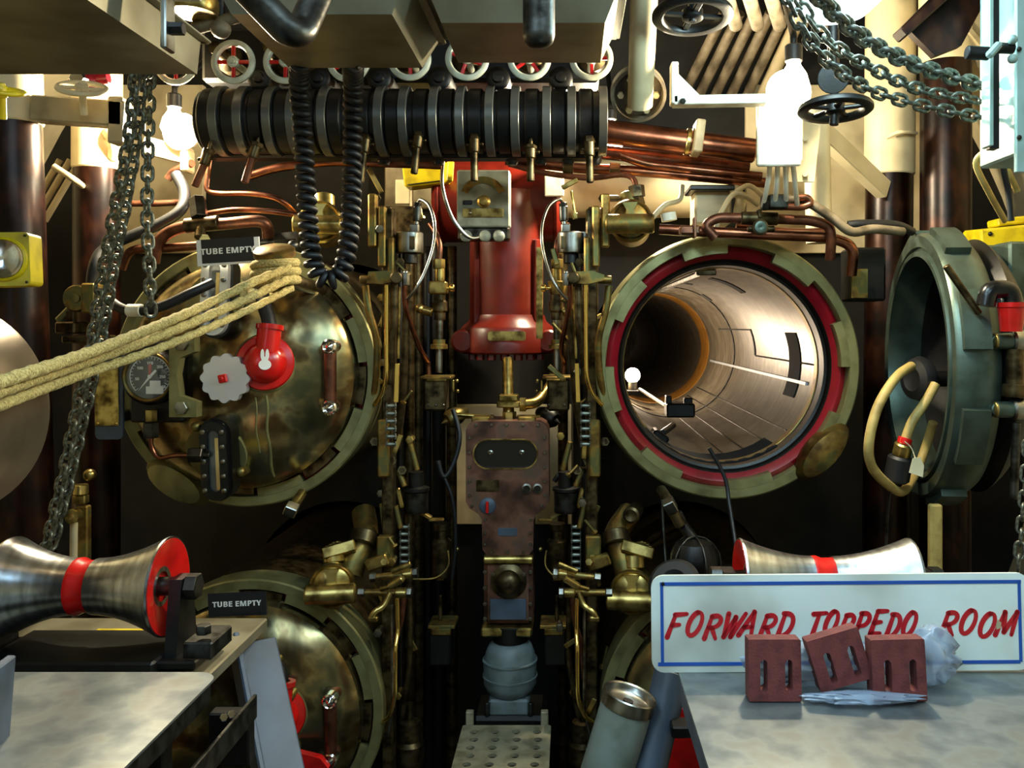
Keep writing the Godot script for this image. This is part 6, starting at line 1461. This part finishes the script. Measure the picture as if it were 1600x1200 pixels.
	part("bracket", N().box(T(D(362, 1150, 1.53)), Vector3(0.07, 0.09, 0.03), 0.003), M.black, bg)
	# blue-grey beam
	var a = D(395, 1003, 1.82)
	var b = D(455, 1300, 1.6)
	var bm = thing("angle_beam", "blue-grey painted angle beam leaning from the roller stand to the floor", "beam", b)
	var fx = Msh.fr(b, a)
	part("web", N().box(fx * T(Vector3(0.0, 0, a.distance_to(b) / 2)), Vector3(0.092, 0.012, a.distance_to(b)), 0.003), M.blue_grey, bm)
	part("flange", N().box(fx * T(Vector3(0.043, 0.03, a.distance_to(b) / 2)), Vector3(0.012, 0.06, a.distance_to(b)), 0.003), M.blue_grey, bm)
	# ---- right table with sign and bricks
	var xr = D(1060, 0, 1.43).x
	var rt = thing("steel_table", "worn steel table top at the lower right carrying the sign and bricks", "table", Vector3(0.6, 0, -1.0))
	part("table_top", N().prism(rrect(1.0, 0.86, 0.02, 5), -0.005, 0, T(Vector3(xr + 0.5, yt, -1.02), Basis(Vector3.RIGHT, -PI / 2))), M.table_steel, rt)
	part("edge_skirt", N().box(T(Vector3(xr + 0.004, yt - 0.025, -1.02)), Vector3(0.004, 0.04, 0.82), 0.001), M.blue_grey, rt)
	for x in [0.06, 0.9]:
		for z in [-0.65, -1.4]: part("leg", N().box(T(Vector3(xr + x, yt / 2 - 0.003, z)), Vector3(0.04, yt - 0.008, 0.04), 0.003), M.blue_grey, rt)
	var sp = D(1314, 976, 1.43)
	var w = 592.0 / F * 1.43
	var h = 150.0 / F * 1.43
	var lean = eul(-2, 0, 0.4)
	var X = T(Vector3(sp.x, yt + h * 0.5 + 0.002, sp.z), lean)
	var sg = thing("lettered_sign", "white FORWARD TORPEDO ROOM sign with red brush lettering and blue border", "sign", Vector3(sp.x, yt, sp.z))
	part("board", N().prism(rrect(w, h, 0.02, 5), -0.006, 0.0, X), M.sign_white, sg)
	var bo = N()
	var mx = 0.017
	bo.box(X * T(Vector3(0, h / 2 - 0.0135, 0.0004)), Vector3(w - 2 * mx + 0.006, 0.0055, 0.0012), 0)
	bo.box(X * T(Vector3(-0.004, -h / 2 + 0.0135, 0.0004)), Vector3(w - 2 * mx + 0.006, 0.0055, 0.0012), 0)
	for s in [-1, 1]: bo.box(X * T(Vector3(s * (w / 2 - mx), 0, 0.0004)), Vector3(0.005, h - 0.027, 0.0012), 0)
	part("blue_border", bo, M.sign_blue, sg)
	var pos = {"FORWARD": [1036, 1250], "TORPEDO": [1255, 1440], "ROOM": [1462, 1594]}
	var px2m = 1.43 / F
	for word in pos:
		var m = N()
		var n: int = word.length()
		var step: float = (pos[word][1] - pos[word][0] - 14.0) / n * px2m
		for i in n:
			var gw = step / 0.66 * 0.88
			var ox: float = (pos[word][0] + 3 - 1314) * px2m + step * i
			var oy = -0.021 + 0.003 * sin(i * 2.1)
			for st in glyph(word[i]):
				var pp = []
				for q in st: pp.append(Vector2(ox + q.x * gw + q.y * 0.014, oy + q.y * 0.037))
				brush(m, pp, 0.0073, X, 0.0011)
		part("red_lettering", m, M.sign_red, sg)
	part("chipped_patch", N().prism([Vector2(-0.004, -0.006), Vector2(0.003, -0.004), Vector2(0.004, 0.005), Vector2(-0.001, 0.009), Vector2(-0.004, 0.004)], 0, 0.0014, X * T(Vector3((1560 - 1314) * px2m, -0.006, 0))), M.cream_dirty, sg)
	part("screw", N().lathe([Vector2(0, 0), Vector2(0.0035, 0), Vector2(0.0025, 0.002), Vector2(0, 0.0024)], X * T(Vector3(-w / 2 + 0.019, h / 2 - 0.0135, 0)), 12), M.black, sg)
	# bricks
	var bd = [[1211, 0.078, 0.09, 0.0, 1.315, "left slotted red brick standing before the sign under the letters ARD"], [1312, 0.081, 0.078, 16.0, 1.33, "middle slotted red brick, tilted against its neighbour before the sign"], [1405, 0.08, 0.09, 1.5, 1.315, "right slotted red brick standing before the sign"]]
	for q in bd:
		var p = D(q[0], 0, q[4])
		var y: float = yt + q[2] / 2 + (0.002 if q[3] < 10 else 0.018)
		var BX = T(Vector3(p.x, y, p.z), eul(-4, 0, q[3]))
		var br = thing("slotted_brick", q[5], "brick", Vector3(p.x, yt, p.z), "")
		var hs = []
		for s in [-1, 1]: hs.append(rrect(0.011, 0.047, 0.0054, 5).map(func(v): return v + Vector2(s * 0.0185 + 0.002, -0.008)))
		part("block", N().prism(rrect(q[1], q[2], 0.0025, 2), -0.028, 0.0, BX, hs), M.brick, br)
	# crumpled plastic under and behind the bricks
	var f = FastNoiseLite.new()
	f.seed = 21; f.frequency = 0.9; f.fractal_octaves = 4; f.fractal_gain = 0.75
	var bag = thing("plastic_wrap", "crumpled clear plastic wrap bunched behind and under the bricks", "wrap", D(1330, 1090, 1.35))
	for k in 3:
		var pts = []
		var cx: float = D([1290, 1460, 1350][k], 0, [1.36, 1.365, 1.305][k]).x
		var rx: float = [0.1, 0.036, 0.075][k]
		var ry: float = [0.036, 0.048, 0.009][k]
		for i in 13:
			for j in 22:
				var ph = PI * i / 12
				var th = TAU * j / 22
				var nn = f.get_noise_3d(cos(th) * sin(ph) * 3 + k * 9, sin(th) * sin(ph) * 3, cos(ph) * 3) * 0.9 + 1.0
				pts.append(Vector3(cx + rx * cos(ph) * nn, yt + ry + 0.001 + ry * sin(ph) * sin(th) * minf(nn, 1.0), -[1.372, 1.372, 1.308][k] + [0.024, 0.026, 0.017][k] * sin(ph) * cos(th) * nn))
		part("fold", N().grid(pts, 13, 22, Vector3.ZERO, true), M.plastic, bag)
	# ---- right roller behind the sign
	roller("bow_tie_roller", 1156, 1424, 905, 1.66, 0.075, "polished bow-tie steel roller with red waist behind the sign")
	var sy = EYE - (905 - CY) / F * 1.66 - 0.075 - 0.052
	var rs = thing("roller_stand", "dark stand hidden behind the sign under the right roller", "stand", Vector3(D(1290, 0, 1.66).x, 0, -1.66))
	part("plate", N().box(T(Vector3(D(1290, 0, 1.66).x, sy - 0.012, -1.66)), Vector3(0.44, 0.024, 0.22), 0.003), M.black, rs)
	part("pillar", N().box(T(Vector3(D(1290, 0, 1.66).x, sy / 2 - 0.012, -1.66)), Vector3(0.3, sy - 0.024, 0.18), 0.01), M.black, rs)
	# ---- grey canister and pipe left of the right table
	var ca = D(953, 1190, 1.5)
	var ct = D(984, 1087, 1.5) 
	var ax = (ct - ca).normalized()
	var cn = thing("canister", "grey canister with a dished steel lid leaning left of the right table", "canister", ca - ax * 0.02)
	var CF = Msh.fr(ca - ax * 0.1, ct)
	var cl = (ct - ca).length() + 0.1
	part("body", N().lathe([Vector2(0, 0), Vector2(0.04, 0), Vector2(0.044, 0.005), Vector2(0.044, cl - 0.02), Vector2(0, cl - 0.02)], CF, 40), M.grey_paint, cn)
	var lid = part("lid", N().lathe([Vector2(0.04, cl - 0.02), Vector2(0.047, cl - 0.018), Vector2(0.047, cl + 0.002), Vector2(0.045, cl + 0.004), Vector2(0.042, cl + 0.002), Vector2(0.04, cl - 0.008), Vector2(0.036, cl - 0.011), Vector2(0.02, cl - 0.011), Vector2(0, cl - 0.011)], CF, 40), M.steel, cn)
	part("lid_plug", N().lathe([Vector2(0, cl - 0.012), Vector2(0.009, cl - 0.012), Vector2(0.009, cl - 0.008), Vector2(0, cl - 0.008)], CF, 18), M.steel_dark, lid)
	part("stand", N().cyl(Vector3(ca.x - 0.03, 0, ca.z), ca - ax * 0.09, 0.03, 16), M.black, cn)
	var p0 = D(1050, 1050, 1.56)
	var p1 = D(992, 1290, 1.48)
	solo("sloping_pipe", N().cyl(p1, p0, 0.031, 28), M.blue_grey, "blue-grey sloping pipe between the canister and the right table", "pipe")
	solo("red_fire_box", N().box(T(D(1090, 1195, 1.75)), Vector3(0.14, 0.16, 0.08), 0.005).box(T(D(1078, 1108, 1.75), eul(0, 0, 10)), Vector3(0.06, 0.04, 0.06), 0.004), M.red, "red painted box half hidden behind the sloping pipe", "box")
	solo("black_clip", N().box(T(D(1068, 1137, 1.5)), Vector3(0.045, 0.02, 0.04), 0.003), M.black, "black clip on the right table's leg beside the sloping pipe", "clip")
	# ---- yellow lanterns
	var yl = D(6, 405, 1.55)
	var l = thing("battle_lantern", "yellow battle lantern with a round reflector at the left edge", "lantern", yl + Vector3(0, -0.05, 0))
	part("body", N().prism(rrect(0.082, 0.094, 0.008), -0.06, 0, T(yl, eul(0, 12, 2))), M.yellow, l)
	part("bezel", N().lathe([Vector2(0.033, 0.0), Vector2(0.039, 0.0), Vector2(0.038, 0.006), Vector2(0.034, 0.008), Vector2(0.033, 0.005), Vector2(0.033, 0.0)], T(yl, eul(0, 12, 2)), 32), M.yellow, l)
	part("reflector", N().lathe([Vector2(0, 0.0005), Vector2(0.033, 0.0005), Vector2(0.033, 0.008), Vector2(0.028, 0.005), Vector2(0.016, 0.002), Vector2(0, 0.0012)], T(yl, eul(0, 12, 2)), 32), M.chrome, l)
	for s in [[0.035, 0.041], [0.035, -0.041]]: part("corner_screw", N().ball(T(yl, eul(0, 12, 2)) * Vector3(s[0], s[1], 0.001), 0.0025, 8), M.steel_dark, l)
	var yr = D(1585, 370, 2.6)
	l = thing("battle_lantern", "yellow battle lantern seen edge-on behind the open door at the right edge", "lantern", yr + Vector3(0, -0.04, 0))
	part("body", N().box(T(yr, eul(4, 0, 6)), Vector3(0.25, 0.065, 0.12), 0.006).box(T(yr + Vector3(0, -0.1, -0.02)), Vector3(0.2, 0.16, 0.09), 0.008), M.yellow, l)
	part("handle", N().box(T(yr + Vector3(0.0, 0.045, 0), eul(0, 0, 6)), Vector3(0.13, 0.022, 0.07), 0.004), M.yellow, l)
	part("latch", N().ball(yr + Vector3(-0.1, 0.002, 0.062), 0.007, 8), M.black, l)
	# ---- dark lantern and odds between the lower tubes
	var dk = D(1085, 880, 2.15)
	l = thing("deck_lantern", "dark domed lantern hanging under the open breech", "lantern", dk)
	part("globe", N().lathe([Vector2(0, -0.05), Vector2(0.035, -0.045), Vector2(0.055, -0.015), Vector2(0.058, 0.02), Vector2(0.045, 0.05), Vector2(0.02, 0.06), Vector2(0, 0.06)], T(dk, Basis(Vector3.RIGHT, -PI / 2)), 28), M.black, l)
	for k in 5:
		var an = TAU * k / 5
		var cg = []
		for i in 9:
			var t = PI * i / 8
			cg.append(dk + Vector3(cos(an) * 0.064 * sin(t), 0.066 * cos(t), sin(an) * 0.064 * sin(t)))
		part("guard_wire", N().tube(cg, 0.003, 6), M.steel_dark, l)
	part("neck", N().cyl(dk + Vector3(0, 0.055, 0), D(1062, 815, 2.2), 0.014).hexa(D(1062, 815, 2.2), D(1056, 802, 2.2), 0.018), M.black, l)
	var sq = thing("square_spindle", "steel square spindle end below the open breech ring", "spindle", D(1047, 792, 2.16))
	part("square_end", N().box(T(D(1047, 790, 2.16), eul(20, 0, 28)), Vector3(0.028, 0.032, 0.03), 0.002), M.steel, sq)
	part("shank", N().cyl(D(1047, 786, 2.18), D(1033, 765, 2.25), 0.013).cyl(D(1052, 800, 2.17), D(1064, 822, 2.17), 0.014), M.bronze_dark, sq)
	sq = thing("square_spindle", "steel square spindle end below the upper left breech ring", "spindle", D(455, 795, 2.16))
	part("square_end", N().box(T(D(455, 796, 2.16), eul(20, 0, -25)), Vector3(0.03, 0.026, 0.03), 0.002), M.steel, sq)
	part("shank", N().cyl(D(458, 792, 2.18), D(472, 770, 2.25), 0.012), M.brass, sq)
	solo("dark_reel", N().lathe([Vector2(0.02, -0.05), Vector2(0.05, -0.05), Vector2(0.06, -0.03), Vector2(0.06, 0.01), Vector2(0.05, 0.02), Vector2(0.03, 0.02), Vector2(0.02, 0.01), Vector2(0.02, -0.05)], T(D(1055, 915, 2.0), eul(-40, -25, 0)), 36), M.rubber, "dark round reel behind the sign's upper left corner", "reel")
	solo("hanging_cable", N().tube(spl(px([[1108, 700, 2.2], [1132, 745, 2.2], [1140, 790, 2.18], [1152, 868, 2.1]]), 6), 0.005, 10), M.rubber, "thin dark cable hanging from the open breech to the right roller", "cable")
	solo("hanging_cable", N().tube(spl(px([[1392, 758, 2.11], [1388, 790, 2.13], [1384, 860, 2.15]]), 6), 0.0035, 8), M.steel_dark, "thin grey cable hanging below the open door", "cable")
	solo("hanging_cable", N().tube(spl(px([[1033, 760, 2.4], [1036, 820, 2.38], [1040, 880, 2.35]]), 6), 0.004, 8), M.steel_dark, "thin cable hanging left of the dark lantern", "cable")
	solo("tan_post", N().box(T(D(1461, 870, 2.1)), Vector3(0.03, 0.25, 0.02), 0.004), M.hose_tan, "narrow tan post standing behind the right roller", "post")
	# rope post and ropes
	var rp = D(431, 413, 2.06)
	var rb = thing("rope_post", "stubby worn bollard wrapped with the tan ropes at the upper left door", "post", rp + Vector3(0, -0.05, 0))
	part("bollard", N().lathe([Vector2(0, -0.06), Vector2(0.03, -0.06), Vector2(0.034, 0.012), Vector2(0.047, 0.02), Vector2(0.047, 0.034), Vector2(0.04, 0.04), Vector2(0, 0.042)], T(rp, Basis(Vector3.RIGHT, -PI / 2 + 0.35)), 28), M.bronze, rb)
	part("arm", N().cyl(rp + Vector3(0, -0.03, 0), rp + Vector3(0.04, -0.05, -0.28), 0.018, 14), M.bronze_dark, rb)
	var turns = []
	for i in 65:
		var an = TAU * 2.6 * i / 64
		turns.append(rp + Vector3(cos(an) * 0.047, 0.0 - 0.052 * i / 64.0 + 0.004, sin(an) * 0.047))
	part("rope_turns", N().tube(turns, 0.011, 10), M.rope, rb)
	var ropes = [[[452, 418, 2.03], [395, 441, 1.93], [300, 486, 1.78], [150, 547, 1.42], [-60, 616, 1.05]], [[458, 432, 2.05], [400, 460, 1.92], [270, 517, 1.7], [120, 570, 1.4], [-80, 637, 1.02]], [[456, 450, 2.05], [380, 488, 1.88], [260, 540, 1.65], [110, 592, 1.38], [-80, 664, 1.03]]]
	for i in 3:
		solo("rope", N().tube(spl(px(ropes[i]), 40), 0.0098 if i < 2 else 0.0082, 18, false, true, 3, 150.0), M.rope, ["upper twisted tan rope stretching from the bollard to the left edge", "middle twisted tan rope stretching from the bollard to the left edge", "lowest twisted tan rope stretching from the bollard to the left edge"][i], "rope", "tan ropes")

# ---------------------------------------------------------------- chains and the coiled cable
func link_mesh(l: float, w: float, r: float) -> Msh:      # an oval link along local z
	var pts = []
	for k in 2:
		for i in 7:
			var a = PI * i / 6 + PI * k
			pts.append(Vector3((w - r) * cos(a) * 0.5 * 2 * 0.5, 0, (l - w) * 0.5 * (1 if k == 0 else -1) + (w - r) * sin(a) * 0.5))
	return N().tube(pts, r, 7, true)
func chain(pts: Array, pitch: float, label: String, group := "", r := 0.0042, w := 0.025, turn := 0.6):
	var c = spl(px(pts), 10)
	var o = thing("chain", label, "chain", c[-1] if c[-1].y < c[0].y else c[0], group)
	var mesh = link_mesh(pitch * 1.0 + r * 3.4, w, r).made()
	var total = 0.0
	for i in c.size() - 1: total += c[i].distance_to(c[i + 1])
	var n = int(total / pitch)
	var i = 0
	var acc = 0.0
	for k in n:
		var want = (k + 0.5) * pitch
		while i < c.size() - 2 and acc + c[i].distance_to(c[i + 1]) < want:
			acc += c[i].distance_to(c[i + 1]); i += 1
		var t: float = (want - acc) / c[i].distance_to(c[i + 1])
		var p: Vector3 = c[i].lerp(c[i + 1], t)
		var z: Vector3 = (c[i + 1] - c[i]).normalized()
		var x = Vector3(0, 0, 1).cross(z).normalized()
		var b = Basis(x, z.cross(x), z) * Basis(Vector3(0, 0, 1), turn + (PI / 2 if k % 2 else 0.0) + 0.12 * sin(k * 1.7))
		copy_of("link", mesh, M.chain, o, T(p, b))
func chains():
	chain([[215, 60, 1.72], [205, 190, 1.78], [185, 300, 1.82], [160, 430, 1.88], [142, 540, 1.9], [118, 650, 1.92], [95, 760, 1.92], [68, 870, 1.92]], 0.0245, "hoisting chain hanging furthest left, running down to the left roller", "hoisting chains at the left")
	chain([[226, 60, 1.78], [216, 190, 1.82], [200, 300, 1.86], [176, 430, 1.92], [157, 540, 1.95], [132, 650, 1.96], [106, 760, 1.96], [80, 860, 1.95]], 0.0245, "middle hoisting chain, just right of the furthest left one", "hoisting chains at the left", 0.0042, 0.025, 0.2)
	chain([[236, 60, 1.85], [232, 190, 1.9], [230, 330, 1.92], [234, 430, 1.93], [236, 492, 1.94]], 0.0245, "single straight hoisting chain hanging right of the slanting pair", "hoisting chains at the left", 0.0042, 0.025, 0.9)
	chain([[1222, -20, 1.35], [1270, 70, 1.42], [1340, 130, 1.5], [1420, 160, 1.56], [1545, 186, 1.6]], 0.0245, "lowest of the chains sagging from the globe lamp to the teal cabinet", "chains at the top right", 0.0035, 0.021, 0.3)
	chain([[1228, -30, 1.4], [1290, 60, 1.46], [1370, 110, 1.52], [1440, 140, 1.58], [1545, 160, 1.62]], 0.0245, "middle chain sagging from the globe lamp to the teal cabinet", "chains at the top right", 0.0035, 0.021, 0.8)
	chain([[1245, -40, 1.3], [1330, 45, 1.42], [1400, 88, 1.5], [1460, 112, 1.56], [1545, 138, 1.62]], 0.0245, "uppermost heavy chain sagging from the globe lamp to the teal cabinet", "chains at the top right", 0.0048, 0.026, 0.1)
	chain([[1606, 690, 1.8], [1600, 780, 1.8], [1594, 850, 1.8], [1590, 905, 1.8]], 0.026, "short chain hanging at the right edge above the sign", "", 0.0035, 0.021, 0.5)
	# coiled black cable
	var path = spl(px([[468, 94, 1.74], [468, 130, 1.84], [474, 220, 1.9], [480, 320, 1.9], [487, 400, 1.9], [500, 432, 1.9], [516, 438, 1.9], [532, 428, 1.9], [542, 395, 1.9], [549, 320, 1.92], [551, 220, 1.94], [552, 130, 1.88], [551, 94, 1.74]]), 12)
	var total = 0.0
	for i in path.size() - 1: total += path[i].distance_to(path[i + 1])
	var turns = int(total / 0.0205)
	var per = 14
	var pts = []
	var i = 0
	var acc = 0.0
	for k in turns * per:
		var want = total * k / (turns * per)
		while i < path.size() - 2 and acc + path[i].distance_to(path[i + 1]) < want:
			acc += path[i].distance_to(path[i + 1]); i += 1
		var p: Vector3 = path[i].lerp(path[i + 1], (want - acc) / path[i].distance_to(path[i + 1]))
		var t: Vector3 = (path[i + 1] - path[i]).normalized()
		var u = t.cross(Vector3(0, 0, 1)).normalized()
		var v = u.cross(t)
		var a = TAU * k / per
		pts.append(p + (u * cos(a) + v * sin(a)) * 0.0148)
	solo("coiled_cable", N().tube(pts, 0.0078, 7), M.rubber, "black coiled cable hanging in a U before the upper left breech", "cable")
